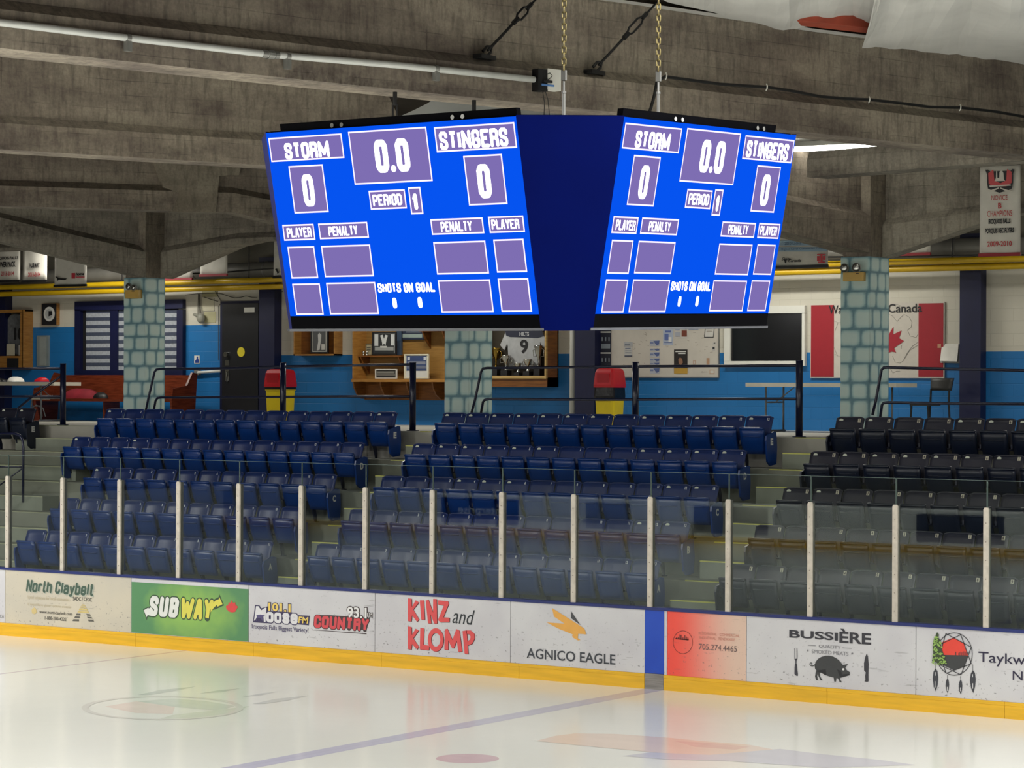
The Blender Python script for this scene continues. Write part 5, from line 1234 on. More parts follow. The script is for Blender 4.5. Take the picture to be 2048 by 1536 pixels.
# small stick case
Yf = front_y(669, 684, YW); t = wthing('display_case', 636, 711, 'small open oak case holding one framed picture, left of the trophy case', 'display case', Y=Yf)
x0_, x1_ = onY(587, 700, Yf)[0], onY(670, 700, Yf)[0]; zb_ = onY(630, 711, Yf)[2]; zt_ = zb_ + 1.0
mb = MB(); mb.box(x0_, x1_, Yf, YW, zb_, zb_ + .03); mb.box(x0_, x1_, Yf, YW, zt_ - .03, zt_); mb.box(x0_, x0_ + .03, Yf, YW, zb_, zt_); mb.box(x1_ - .03, x1_, Yf, YW, zb_, zt_); mb.build('case_frame', M_OAK, t)
mb = MB(); mb.box(x0_ + .03, x1_ - .03, YW - .03, YW, zb_ + .03, zt_ - .03); mb.build('back_board', M_OAKD, t)
def photo(x0, y0, x1, y1, Y, label, frame_m, picture, group=None, fw=2.5, tilt=0.0, depth=.03):
    """framed picture: frame, sheet and printed shapes given as (colour, polygon in 0..1)"""
    t = thing('framed_photo', tuple(onY((x0 + x1) / 2, y1, Y)), label, 'framed picture', group)
    mb = MB(); frame_box(mb, x0, y0, x1, y1, fw, Y - depth, Y); mb.build('frame', frame_m, t)
    mb = MB(); wbox(mb, x0 + fw * .8, y0 + fw * .8, x1 - fw * .8, y1 - fw * .8, Y - depth * .5, Y - .002); mb.build('picture', flat('pic%d_%d' % (x0, y0), picture[0]), t)
    if len(picture) > 1:
        cols = []; mb = MB()
        for cc, poly in picture[1:]:
            m = ink(*cc)
            if m not in cols: cols.append(m)
            wpoly(mb, [(x0 + a * (x1 - x0), y0 + b_ * (y1 - y0)) for a, b_ in poly], Y - depth * .5 - .004 - .001 * len(mb.f), cols.index(m))
        mb.build('print', cols, t)
    return t
def R4(a, b_, c, d): return [(a, b_), (c, b_), (c, d), (a, d)]
photo(621, 654, 656, 706, Yf + .14, 'framed grey picture of a stick in the small oak case', M_INKK, [(196, 196, 188), ((92, 94, 96), R4(.14, .10, .86, .92)), ((206, 208, 206), [(.42, .3), (.5, .22), (.62, .3), (.6, .5), (.52, .88), (.36, .9), (.44, .55)]), ((214, 214, 208), R4(.62, .66, .82, .88))], fw=2.2)

# ---- trophy case
Yf = YW - .42; t = wthing('trophy_case', 800, 801, 'large open oak trophy case with scalloped underside, left of the middle column', 'trophy case', Y=Yf)
x0_, x1_ = onY(704.6, 760, Yf)[0], onY(905, 760, Yf)[0]; zs = onY(800, 764, Yf)[2]; zt_ = zs + 1.55; zb_ = onY(800, 798, Yf)[2]
mb = MB(); mb.box(x0_, x1_, Yf - .03, YW, zs, zs + .055); mb.build('shelf_board', M_OAK, t)
for x in (x0_, x1_ - .03):
    mb = MB(); mb.box(x, x + .03, Yf, YW, zs + .055, zt_); mb.build('side_panel', M_OAK, t)
mb = MB(); mb.box(x0_, x1_, Yf, YW, zt_, zt_ + .05); mb.build('top_board', M_OAK, t)
mb = MB(); mb.box(x0_, x1_, YW - .03, YW, zs + .05, zt_); mb.build('back_board', wood('case_tan', (150, 112, 52), (132, 96, 42), .6), t)
for px in (706, 760, 812, 864, 903):
    x = onY(px, 780, Yf)[0]; h = zs - zb_
    mb = MB(); mb.prism_x([(Yf, zs), (Yf + .03, zs - h * .35), (Yf + .12, zs - h * .75), (Yf + .26, zs - h), (YW, zs - h), (YW, zs)], x - .015, x + .015); mb.build('scroll_bracket', M_OAKD, t)
mb = MB(); mb.box(x0_, x1_, YW - .05, YW, zb_ - .02, zs); mb.build('lower_back', M_OAKD, t)
# small shelves inside
for px0, px1, py, lab in ((715, 802, 711, 'left'), (838, 890, 660, 'right')):
    mb = MB(); a = wbox(mb, px0, py, px1, py + 2.5, Yf + .12, YW); xm0, xm1, z_ = a[0], a[1], a[2]
    mb.prism_x([(Yf + .12, z_), (Yf + .2, z_ - .14), (YW, z_ - .34), (YW, z_)], xm0 + .06, xm0 + .08); mb.prism_x([(Yf + .12, z_), (Yf + .2, z_ - .14), (YW, z_ - .34), (YW, z_)], xm1 - .08, xm1 - .06); mb.build('inner_shelf', M_OAKD, t)
rows_ = [((44, 46, 48), R4(.08, .08, .92, .95)), ((206, 208, 206), R4(.1, .1, .26, .62)), ((206, 208, 206), [(.34, .16), (.44, .12), (.5, .3), (.56, .12), (.66, .16), (.6, .36), (.56, .62), (.5, .5), (.44, .62), (.4, .36)]), ((206, 208, 206), R4(.78, .1, .92, .6)), ((150, 152, 150), R4(.12, .66, .9, .82)), ((196, 196, 192), R4(.34, .62, .62, .7))]
photo(744, 664, 792, 709, Yf + .16, 'black framed trophy photograph standing on the left inner shelf', M_INKK, [(190, 192, 188)] + rows_, 'framed pictures in the trophy case')
photo(750, 738, 793, 757, Yf + .10, 'white bordered team photograph on the trophy case board, left', M_PAPER, [(70, 70, 66), ((128, 126, 118), R4(.1, .25, .9, .45)), ((108, 106, 100), R4(.06, .5, .94, .72)), ((40, 42, 44), R4(.1, .74, .9, .9))], 'framed pictures in the trophy case', 1.6)
photo(808, 708, 857, 757, Yf + .10, 'cream framed team photograph in blue sweaters on the trophy case board', flat('cream_frame', (214, 208, 184)), [(206, 206, 200), ((54, 70, 112), R4(.1, .08, .92, .68)), ((128, 132, 146), R4(.14, .3, .88, .42)), ((106, 112, 132), R4(.12, .48, .9, .6)), ((196, 200, 206), R4(.14, .12, .24, .26)), ((196, 200, 206), R4(.8, .12, .9, .26))], 'framed pictures in the trophy case', 2.4)
photo(803, 640, 848, 680, YW - .04, 'dark navy framed picture with a pale strip on the trophy case back', M_INKK, [(40, 48, 70), ((150, 166, 160), R4(.05, .70, .92, .88)), ((96, 104, 118), R4(.2, .40, .84, .64))], 'framed pictures in the trophy case', 1.5)
photo(731, 687, 744, 710, Yf + .2, 'tiny tan certificate on the left inner shelf', flat('tan_frame', (120, 100, 70)), [(170, 160, 130), ((96, 92, 80), R4(.2, .3, .8, .4)), ((96, 92, 80), R4(.2, .5, .8, .6))], 'framed pictures in the trophy case', 1.2)
mb = MB(); a = wbox(mb, 792.5, 656, 802, 710, Yf + .32, YW - .05); tag(mb.build('blue_case', paint('slate_blue', (66, 84, 106), .5, .1, 4), org=(a[0], Yf + .26, a[2])), 'tall slate blue box on the left inner shelf', 'box')
for k, px in enumerate((727, 734)):
    t = wthing('small_cup', px, 711, 'tiny silver cup on the left inner shelf, %s of two' % ('left' if k == 0 else 'right'), 'cup', Y=Yf + .15); c = onY(px, 711, Yf + .15)
    mb = MB(); mb.tube([(c[0], c[1], c[2]), (c[0], c[1], c[2] + .015), (c[0], c[1], c[2] + .03), (c[0], c[1], c[2] + .05), (c[0], c[1], c[2] + .075)], [.025, .02, .008, .025, .03], 10); mb.build('bowl', M_CHROME, t, True)

# ---- jersey case right of the middle column
Yf = front_y(1092, 1117, YW); t = wthing('display_case', 1040, 775, 'oak framed case with a white jersey numbered nine, right of the middle column', 'display case', Y=Yf)
x0_, x1_ = onY(948, 700, Yf)[0], onY(1092, 700, Yf)[0]; z0, z1 = onY(1040, 757, Yf)[2], onY(1040, 757, Yf)[2] + 1.35; zl_ = onY(1040, 774, Yf)[2]
w_ = .085
mb = MB(); mb.box(x0_, x1_, Yf, Yf + .05, z0, z0 + .05); mb.box(x0_, x1_, Yf, Yf + .05, z1 - .06, z1); mb.box(x0_, x0_ + w_, Yf, Yf + .05, z0 + .05, z1 - .06); mb.box(x1_ - .03, x1_, Yf, Yf + .05, z0 + .05, z1 - .06); mb.build('front_frame', wood('pale_oak', (196, 164, 104), (176, 142, 84)), t)
mb = MB(); mb.box(x1_ - .025, x1_, Yf + .05, YW, zl_, z1); mb.box(x0_, x0_ + .025, Yf + .05, YW, zl_, z1); mb.box(x0_, x1_, Yf + .05, YW, z0 - .01, z0 + .02); mb.box(x0_, x1_, Yf + .05, YW, z1 - .02, z1); mb.build('case_side', M_OAKD, t)
mb = MB(); mb.box(x0_, x1_, Yf + .03, YW, zl_, z0 - .01); mb.build('lower_panel', M_OAKD, t)
mb = MB(); mb.box(x0_, x1_, YW - .03, YW, z0, z1); mb.build('back_board', flat('case_dark', (58, 52, 40)), t)
t2 = wthing('jersey', 1045, 740, 'white hockey jersey with navy yoke and the number nine inside the oak case', 'jersey', Y=YW - .1)
jp = [(1000, 690), (1008, 672), (1014, 656), (1082, 656), (1088, 672), (1094, 692), (1086, 697), (1080, 684), (1079, 738), (1018, 738), (1015, 686), (1008, 700)]
P0 = [onY(x, y, YW - .12) for x, y in jp]; mb = MB(); mb.prism_y([(p[0], p[2]) for p in P0], YW - .12, YW - .08); mb.build('shirt', paint('jersey_white', (176, 178, 180), .8, .12, 6), t2)
mb = MB(); wpoly(mb, [(1010, 660), (1014, 656), (1082, 656), (1088, 672), (1076, 676), (1020, 674), (1012, 671)], YW - .124); mb.build('yoke', ink(34, 38, 58), t2)
mb = MB(); wtext(mb, 'HILTS', 1039, 664, 1058, 672, YW - .128, .03); mb.build('name', ink(190, 192, 196), t2)
mb = MB(); wtext(mb, '9', 1040, 679, 1056, 707, YW - .126, .03); mb.build('number', M_INKK, t2)
def cup(px, py, Y, h, r, label, mat=M_CHROME):
    c = onY(px, py, Y); t = thing('trophy', tuple(c), label, 'trophy', 'trophies in the jersey case')
    mb = MB(); mb.box(c[0] - r * .8, c[0] + r * .8, c[1] - r * .8, c[1] + r * .8, c[2], c[2] + h * .22); mb.build('plinth', M_INKK, t)
    z = c[2] + h * .22; mb = MB(); mb.tube([(c[0], c[1], z + h * f) for f in (0, .06, .14, .30, .42, .62, .64)], [r * .6, r * .4, r * .18, r * .3, r * .8, r, r * 1.02], 14); mb.build('bowl', mat, t, True)
    mb = MB()
    for s_ in (-1, 1): mb.tube([(c[0] + s_ * r * .8, c[1], z + h * .58), (c[0] + s_ * r * 1.5, c[1], z + h * .5), (c[0] + s_ * r * 1.3, c[1], z + h * .32), (c[0] + s_ * r * .6, c[1], z + h * .34)], r * .1, 6)
    mb.build('handles', mat, t, True)
M_BRASS = paint('brass', (170, 140, 66), .25, .1, 6, metal=1)
cup(992, 751, Yf + .25, .58, .08, 'brass cup at the left end of the jersey case', M_BRASS)
cup(1012, 751, Yf + .18, .42, .09, 'wide silver cup second from the left in the jersey case'); cup(1036, 751, Yf + .14, .26, .07, 'low silver cup below the jersey, third from the left')
cup(1056, 751, Yf + .16, .34, .08, 'silver cup below the number nine, fourth from the left'); cup(1077, 751, Yf + .2, .62, .08, 'tall silver cup at the right end of the jersey case')

# white service pipe
c = onY(1145.5, 700, YW - .08); mb = MB(); mb.tube([(c[0], YW - .08, ZF), (c[0], YW - .08, 5.5)], .055, 12); tag(mb.build('service_pipe', M_WHITE, smooth=True, org=(c[0], YW - .08, ZF)), 'white upright pipe on the wall beside the navy pilaster', 'pipe')

# ---- bins
def bin_(x0, x1, ytop, ymid, ybag, Y, label):
    c0, c1 = onY(x0, 760, Y), onY(x1, 760, Y); cx = (c0[0] + c1[0]) / 2; w = (c1[0] - c0[0]) / 2; cy = Y + w * .9
    t = thing('waste_bin', (cx, cy, ZF), label, 'waste bin', 'red and yellow waste bins'); Z = lambda y: onY((x0 + x1) / 2, y, Y)[2]
    zt, zm, zg = Z(ytop), Z(ymid), Z(ybag)
    def loop(z, s_, r=.25):
        P = []
        for sx, sy, a0 in ((1, 1, 0), (-1, 1, 90), (-1, -1, 180), (1, -1, 270)):
            for da in (0, 45, 90):
                a = math.radians(a0 + da); P.append((cx + w * s_ * (sx * (1 - r) + r * math.cos(a)), cy + w * s_ * (sy * (1 - r) + r * math.sin(a)), z))
        return P
    def loft(levels):
        mb = MB(); vv = []; 
        for z, s_ in levels: vv += loop(z, s_)
        n = 12; ff = [(i * n + j, i * n + (j + 1) % n, (i + 1) * n + (j + 1) % n, (i + 1) * n + j) for i in range(len(levels) - 1) for j in range(n)]
        ff += [tuple(range(n))[::-1], tuple((len(levels) - 1) * n + j for j in range(n))]
        mb.add(vv, ff); return mb
    loft([(ZF, .78), (zg, .88), (zg + .02, .94), (zg + .05, .94)]).build('bin_body', M_YEL, t)
    loft([(zg + .03, .955), (zg + .08, .97), (zm + .03, .93)]).build('bag_rim', M_BAG, t)
    lid = loft([(zm, 1.0), (zm + .05, 1.0), (zm + (zt - zm) * .78, .90), (zt - .02, .80), (zt, .58)]).build('lid', M_RED, t)
    mb = MB(); zc = zm + (zt - zm) * .42; mb.box(cx - w * .55, cx + w * .55, cy - w * .985, cy - w * .9, zc - .11, zc + .1); mb.build('flap', paint('red_flap', (166, 18, 30), .4, .08, 3), lid)
    return t
bin_(527, 566, 738, 774, 782, 36.4, 'red topped yellow waste bin beside the black door')
bin_(1186, 1229, 736, 775, 802, 36.4, 'red topped yellow waste bin below the notice board, black bag showing')

# ---- notice board
t = wthing('notice_board', 1316, 755, 'white notice board covered with small posters, right of the navy pilaster', 'notice board')
mb = MB(); wbox(mb, 1192, 612, 1437, 755, YW - .03); mb.build('board', paint('board_face', (204, 198, 188), .6, .05, 3), t)
mb = MB(); wbox(mb, 1192, 753.5, 1437, 755.5, YW - .04); wbox(mb, 1436, 640, 1437.5, 755, YW - .04); mb.build('edge_trim', M_GALV, t)
def poster(x0, y0, x1, y1, cc, label, prints, name='poster', skew=0.0, Y=YW - .034):
    t = thing(name, tuple(onY((x0 + x1) / 2, y1, Y)), label, 'poster', 'papers on the notice board')
    mb = MB(); wpoly(mb, [(x0 + skew, y0), (x1 + skew, y0 + skew * .3), (x1, y1 + skew * .3), (x0, y1)], Y); me = mb.build('sheet', flat('poster%d_%d' % (x0, y0), cc), t)
    cols = []; mb = MB()
    for cc2, poly in prints:
        m = ink(*cc2)
        if m not in cols: cols.append(m)
        wpoly(mb, [(x0 + skew * (1 - b_) + a * (x1 - x0), y0 + b_ * (y1 - y0)) for a, b_ in poly], Y - .003 - .001 * len(mb.f), cols.index(m))
    if mb.v: mb.build('print', cols, t)
    return t
K, Wt, Bl = (30, 32, 40), (210, 210, 206), (92, 110, 170)
poster(1200, 640, 1222.5, 735, (38, 40, 56), 'tall dark strip poster with pale lettering at the left of the board', [(Wt, R4(.05, .15, .95, .17)), (Wt, R4(.05, .24, .95, .27)), ((140, 150, 160), R4(.1, .50, .9, .60)), (Wt, R4(.05, .68, .95, .71)), ((150, 160, 170), R4(.15, .36, .25, .44)), ((150, 160, 170), R4(.45, .36, .55, .44)), ((150, 160, 170), R4(.75, .36, .85, .44)), ((150, 160, 170), R4(.15, .80, .25, .88)), ((150, 160, 170), R4(.45, .80, .55, .88)), ((150, 160, 170), R4(.75, .80, .85, .88))])
poster(1348, 699, 1375, 747, (34, 28, 26), 'black poster with a face and a gold strip', [(Wt, R4(.1, .06, .9, .11)), (Wt, R4(.3, .14, .85, .19)), ((150, 110, 86), [(.32, .4), (.45, .33), (.6, .38), (.66, .55), (.5, .66), (.34, .58)]), ((190, 150, 60), R4(0, .78, 1, 1)), ((90, 60, 44), [(.3, .66), (.6, .62), (.75, .78), (.2, .78)])])
poster(1326, 658, 1346, 690, (176, 186, 206), 'pale blue poster with a square emblem', [(Bl, R4(.2, .1, .8, .22)), (Bl, R4(.15, .3, .55, .7)), ((120, 136, 180), R4(.1, .8, .9, .86)), ((226, 226, 224), R4(.55, .5, .85, .8))])
poster(1349, 646, 1375, 676, (204, 200, 194), 'white poster with two small dark photographs', [((150, 156, 176), R4(.05, .1, .4, .5)), (K, R4(.55, .18, .95, .42)), ((120, 60, 44), R4(.55, .5, .95, .9)), ((170, 174, 186), R4(.05, .6, .45, .9))])
poster(1377, 646, 1397, 660, (150, 156, 170), 'small grey leaflet beside the white poster', [((90, 96, 112), R4(.1, .3, .9, .5))])
poster(1408, 648, 1427, 675, (206, 204, 198), 'slanted white sheet in a dark outline near the upper right corner', [(K, R4(.0, .0, 1, .05)), (K, R4(0, .95, 1, 1)), (K, R4(0, 0, .06, 1)), (K, R4(.94, 0, 1, 1)), ((176, 170, 160), R4(.2, .3, .8, .36)), ((176, 170, 160), R4(.2, .5, .8, .56))], skew=3)
poster(1248, 684, 1265, 693, (176, 178, 182), 'tiny grey slip above the lined note, left part of the board', [((110, 116, 130), R4(.1, .5, .7, .75))])
poster(1249, 694, 1264, 713, (196, 196, 194), 'small lined note on the left part of the board', [((126, 132, 150), R4(.1, .1, .8, .2)), ((150, 152, 160), R4(.1, .35, .9, .42)), ((150, 152, 160), R4(.1, .55, .9, .62)), ((70, 76, 96), R4(.0, .88, 1, 1))])
for k, (y0, y1) in enumerate(((680, 692), (697, 702), (704, 714), (716, 724), (725, 730), (735, 747))):
    poster(1300, y0, 1319, y1, (182, 186, 198), 'small blue and white slip in the middle column of slips, %s from the top' % ORD[k], [((84, 100, 150), [(.35, .15), (1, .1), (.95, .7), (.7, .9)]), ((120, 132, 170), R4(.02, .3, .35, .6))])
poster(1424, 683, 1432, 690, (196, 192, 186), 'tiny outlined tag near the right edge, upper', [((110, 108, 104), R4(.3, .3, .7, .7))], skew=2); poster(1424, 693, 1430, 701, (182, 180, 178), 'tiny dark tag near the right edge, lower', [(K, R4(.2, .2, .9, .6))])
poster(1413, 716, 1419, 730, (176, 140, 112), 'small tan paper scrap near the right edge', []); poster(1419, 739, 1429, 748, (198, 170, 150), 'small pink outlined slip at the lower right corner', [((206, 204, 196), R4(.15, .2, .85, .8))])
poster(1386, 721, 1391, 729, (190, 160, 140), 'tiny orange slip right of the black poster', [((204, 200, 192), R4(.25, .2, .75, .8))])
mb = MB(); rr = random.Random(3)
for k in range(46):
    x, y = rr.uniform(1228, 1432), rr.uniform(662, 745); a = rr.uniform(-.6, .6); l = rr.uniform(2, 7)
    wpoly(mb, [(x, y), (x + l, y + l * a), (x + l, y + l * a + .8), (x, y + .8)], YW - .0315)
mb.build('marker_scribbles', ink(150, 140, 130), t)

# ---- dark window
t = wthing('window_2', 1526, 732, 'dark window in a white frame left of the flag panel', 'window', kind='structure')
mb = MB(); wbox(mb, 1448, 612, 1609, 627, YW - .08); wbox(mb, 1448, 722, 1609, 732, YW - .08); wbox(mb, 1448, 627, 1460, 722, YW - .08); wbox(mb, 1603.5, 627, 1609, 722, YW - .08); mb.build('window_frame', M_WHITE, t)
mb = MB(); wbox(mb, 1456, 622, 1606, 726, YW - .03); gl = paint('dark_pane', (24, 25, 28), .12, .15, 2); mb.build('pane', gl, t)
# ---- flag panel
t = wthing('flag_panel', 1754, 756, 'white and red flag panel with outline map and maple leaf behind the right column', 'sign panel')
mb = MB(); a = wbox(mb, 1620.6, 606, 1888.6, 756, YW - .035, YW - .002); mb.build('board', flat('flag_white', (204, 198, 188)), t)
def fX(px): return onY(px, 700, YW - .037)[0]
zb0, zt0 = a[2] + .02, a[3] - .02
for p0, p1 in ((1622, 1667.6), (1837, 1886.5)):
    mb = MB(); mb.box(fX(p0), fX(p1), YW - .040, YW - .034, zb0, zt0); mb.build('red_bar', flat('flag_red', (158, 24, 40)), t)
mb = MB(); wpoly(mb, [(1773, 754), (1773, 718), (1768, 723), (1776, 706), (1757, 692), (1761, 688), (1755, 668), (1766, 671), (1769, 663), (1776, 672), (1778, 668), (1787, 653), (1786, 669), (1803, 661), (1798, 676), (1808, 682), (1788, 696), (1792, 705), (1783, 703), (1777, 706), (1776, 718), (1777, 718), (1777, 754)], YW - .042); mb.build('maple_leaf', flat('leaf_red', (166, 28, 46)), t)
mb = MB(); wtext(mb, 'Canada', 1776, 608, 1844.5, 625.5, YW - .043, .015); wtext(mb, 'Wa', 1657.5, 611, 1684, 628, YW - .043, .015); mb.build('lettering', M_INKK, t)
mb = MB()
for pts in ([(1668, 642), (1676, 645), (1670, 662)], [(1675, 645), (1690, 646)], [(1668, 695), (1675, 712), (1690, 713)], [(1669, 708), (1676, 712)], [(1770, 626), (1785, 632), (1794, 643), (1802, 634), (1808, 629), (1818, 634), (1824, 644), (1822, 655), (1815, 660), (1820, 672), (1832, 675), (1836, 668)], [(1785, 712), (1790, 724), (1800, 726), (1806, 722), (1815, 705), (1825, 692), (1836, 684)], [(1806, 722), (1820, 700), (1836, 690)], [(1780, 736), (1786, 746), (1793, 742), (1800, 742)], [(1790, 608), (1800, 611), (1797, 618)], [(1803, 690), (1802, 698)]):
    mb.tube([tuple(onY(x, y, YW - .037)) for x, y in pts], .0035, 4)
mb.build('map_outline', ink(150, 146, 138), t)
for k, (x, y) in enumerate(((1879, 692),)):
    mb = MB(); wpoly(mb, [(x - 4, y - 4), (x + 3, y - 4), (x + 3, y + 4), (x - 4, y + 4)], YW - .044); mb.build('tape_patch', flat('tape', (190, 140, 110)), t)
# leaflet holder
t = wthing('leaflet_holder', 1898, 725, 'tilted clear holder with white papers beside the right navy pilaster', 'holder', Y=YW - .08)
mb = MB(); P = [onY(1884, 687, YW - .02), onY(1917, 688, YW - .02), onY(1914, 723, YW - .12), onY(1880, 722, YW - .12)]; mb.hexa([tuple(P[3]), tuple(P[2]), tuple(P[2] + [0, .02, 0]), tuple(P[3] + [0, .02, 0]), tuple(P[0]), tuple(P[1]), tuple(P[1] + [0, .02, 0]), tuple(P[0] + [0, .02, 0])]); mb.build('papers', M_PAPER, t)
mb = MB(); P2 = [p + np.array([0, .03, 0]) for p in P]; mb.hexa([tuple(P2[3] + [-.01, 0, -.03]), tuple(P2[2] + [.04, 0, -.03]), tuple(P2[2] + [.04, .04, -.03]), tuple(P2[3] + [-.01, .04, -.03]), tuple(P2[0] + [-.01, 0, .02]), tuple(P2[1] + [.04, 0, .02]), tuple(P2[1] + [.04, .04, .02]), tuple(P2[0] + [-.01, .04, .02])]); mb.build('backplate', paint('holder_grey', (150, 150, 146), .3, .1, 5), t)

# ---- tables
def table(x0, x1, ytop, ybot, Y, dep, label, legs_px):
    a, c = onY(x0, ytop, Y), onY(x1, ytop, Y); zt = onY((x0 + x1) / 2, ytop, Y)[2]; zb_ = onY((x0 + x1) / 2, ybot, Y)[2]
    t = thing('folding_table', ((a[0] + c[0]) / 2, Y + dep / 2, ZF), label, 'table', 'white folding tables on the concourse')
    mb = MB(); mb.box(a[0], c[0], Y, Y + dep, zb_, zt); mb.build('tabletop', M_TABLE, t)
    for px in legs_px:
        x = onY(px, 800, Y + .1)[0]
        mb = MB()
        for yy in (Y + .08, Y + dep - .08): mb.tube([(x, yy, zb_), (x, yy, ZF + .02)], .017, 8)
        mb.tube([(x, Y + .08, zb_ - .25), (x, Y + dep - .08, zb_ - .25)], .014, 7); mb.tube([(x, Y + .02, ZF + .02), (x, Y + dep - .02, ZF + .02)], .018, 8)
        mb.build('leg', paint('table_leg', (110, 114, 120), .4, .1, 5), t, True)
        mb = MB(); mb.tube([(x, Y + dep / 2, zb_ - .26), (x + (.35 if px < (x0 + x1) / 2 else -.35), Y + dep / 2, zb_ - .01)], .010, 6); mb.build('brace', paint('table_leg', (110, 114, 120)), t)
    return (a[0], c[0], zt)
table(1491, 1792, 766, 774, 35.6, .76, 'long white folding table below the dark window', (1533, 1752))
tb = table(-70, 107, 764, 771, 35.2, .76, 'white folding table at the far left edge with things on it', (-50, 84))
# things on the left table
def heap(px, py, Y, sx, sy, sz, mat, label, name, cat, seed):
    c = onY(px, py, Y); r = random.Random(seed); mb = MB()
    ph = [r.uniform(0, 6) for _ in range(6)]
    def fn(u, v):
        t_ = 6.2832 * u; rad = math.sin(math.pi * min(v, .999) * .5 + .0001) if v < 1 else 1
        rad = math.cos(math.pi / 2 * v) * (1 + .18 * math.sin(3 * t_ + ph[0]) + .12 * math.sin(5 * t_ + ph[1]))
        return (c[0] + sx * rad * math.cos(t_), Y + sy * rad * math.sin(t_), c[2] + sz * math.sin(math.pi / 2 * v) * (1 + .25 * math.sin(2 * t_ + ph[2]) * (1 - v)))
    mb.grid(fn, 16, 6); ob = mb.build(name, mat, smooth=True, org=tuple(c)); return tag(ob, label, cat)
zt_tab = tb[2]
heap(30, 763.5, 35.5, .17, .15, .10, M_PAPER, 'crumpled white cloth on the left table', 'folded_cloth', 'cloth', 2)
heap(84, 763.5, 35.5, .14, .12, .09, M_RED, 'small red cap on the left table', 'knit_cap', 'cap', 4)
heap(-4, 763.5, 35.55, .20, .15, .08, M_BLACK, 'dark bag at the left edge of the left table', 'small_bag', 'bag', 6)
# ---- pew
Yb_ = 36.75
xa, xb_ = onY(103, 800, Yb_)[0], onY(381, 800, Yb_)[0]
t = thing('wooden_pew', ((xa + xb_) / 2, Yb_ - .25, ZF), 'polished red-brown wooden pew under the striped window', 'bench')
zs_ = onY(200, 799, Yb_ - .5)[2]; zt_ = onY(200, 750, Yb_)[2]
mb = MB(); mb.box(xa + .04, xb_ - .04, Yb_ - .50, Yb_, zs_ - .04, zs_); mb.build('seat', M_PEW, t)
mb = MB(); P = [(Yb_ - .04, zs_ - .02), (Yb_ + .0, zs_ - .02), (Yb_ + .14, zt_), (Yb_ + .10, zt_)]; mb.prism_x(P, xa + .04, xb_ - .04); mb.build('backrest', M_PEW, t)
for x in (xa, xb_ - .05):
    mb = MB(); mb.prism_x([(Yb_ - .52, ZF), (Yb_ + .12, ZF), (Yb_ + .20, zt_ + .03), (Yb_ + .06, zt_ + .05), (Yb_ - .10, zs_ + .28), (Yb_ - .50, zs_ + .22), (Yb_ - .54, zs_)], x, x + .05); mb.build('end_panel', M_PEW, t)
mb = MB(); xm = (xa + xb_) / 2; mb.prism_x([(Yb_ - .45, ZF), (Yb_ - .02, ZF), (Yb_ - .02, zs_ - .04), (Yb_ - .45, zs_ - .04)], xm - .02, xm + .02); mb.build('leg', M_PEW, t)
heap(160, 797, Yb_ - .28, .42, .18, .20, paint('jacket_red', (132, 18, 36), .8, .2, 5), 'red jacket lying on the wooden pew', 'red_jacket', 'jacket', 8)
heap(203, 797, Yb_ - .34, .15, .13, .12, M_BLACK, 'black glove bundle beside the red jacket on the pew', 'dark_gloves', 'gloves', 9)
# step stool at far left
t = wthing('step_stool', 72, 833, 'small folding step stool with pale tubular frame under the left table', 'stool', Y=35.9)
mb = MB()
for px in (61, 84): mb.tube([tuple(onY(px, 833, 35.7)), tuple(onY(px + (3 if px < 70 else -3), 797, 35.8))], .013, 7)
mb.tube([tuple(onY(61, 812, 35.72)), tuple(onY(84, 812, 35.72))], .012, 7)
mb.tube([tuple(onY(62, 818, 35.6)), tuple(onY(72, 810, 35.6)), tuple(onY(86, 816, 35.6)), tuple(onY(91, 833, 35.6))], .010, 7); mb.build('tube_frame', paint('stool_grey', (150, 154, 156), .4, .1, 6), t, True)
mb = MB(); wbox(mb, 63, 795, 82, 799, 35.7, 35.95); mb.build('top_step', M_TABLE, t)
# ---- chair right
Yc = 36.0; t = wthing('side_chair', 1862, 842, 'dark padded chair with slim metal legs below the flag panel', 'chair', Y=Yc)
xl_, xr_ = onY(1841, 800, Yc)[0], onY(1886, 800, Yc)[0]; zt_ = onY(1862, 756, Yc + .3)[2]; zm_ = onY(1862, 781, Yc + .3)[2]; zs_ = onY(1862, 805, Yc)[2]
mb = MB(); mb.grid(lambda u, v: (xl_ + (xr_ - xl_) * (u * (.9 + .1 * v) + .05 * (1 - v)), Yc + .32 + .05 * v - .05 * (1 - (2 * u - 1) ** 2), zm_ + (zt_ - zm_) * v), 8, 4, thick=(0, .05, 0)); mb.build('backrest', paint('chair_dark', (44, 44, 42), .5, .15, 5), t, True)
mb = MB(); mb.box(xl_ - .10, xr_ - .16, Yc - .18, Yc + .26, zs_ - .05, zs_); mb.build('seat', paint('chair_dark', (44, 44, 42)), t)
for x, y, tz in ((xl_ + .03, Yc + .30, zm_ + .02), (xr_ - .04, Yc + .30, zm_ + .02), (xl_ - .08, Yc - .15, zs_ - .02), (xr_ - .19, Yc - .15, zs_ - .02)):
    mb = MB(); mb.tube([(x - .03 if x < (xl_ + xr_) / 2 else x + .03, y, ZF), (x, y, zs_), (x, y + .02, tz)], .017, 8); mb.build('leg', M_BLACK, t)

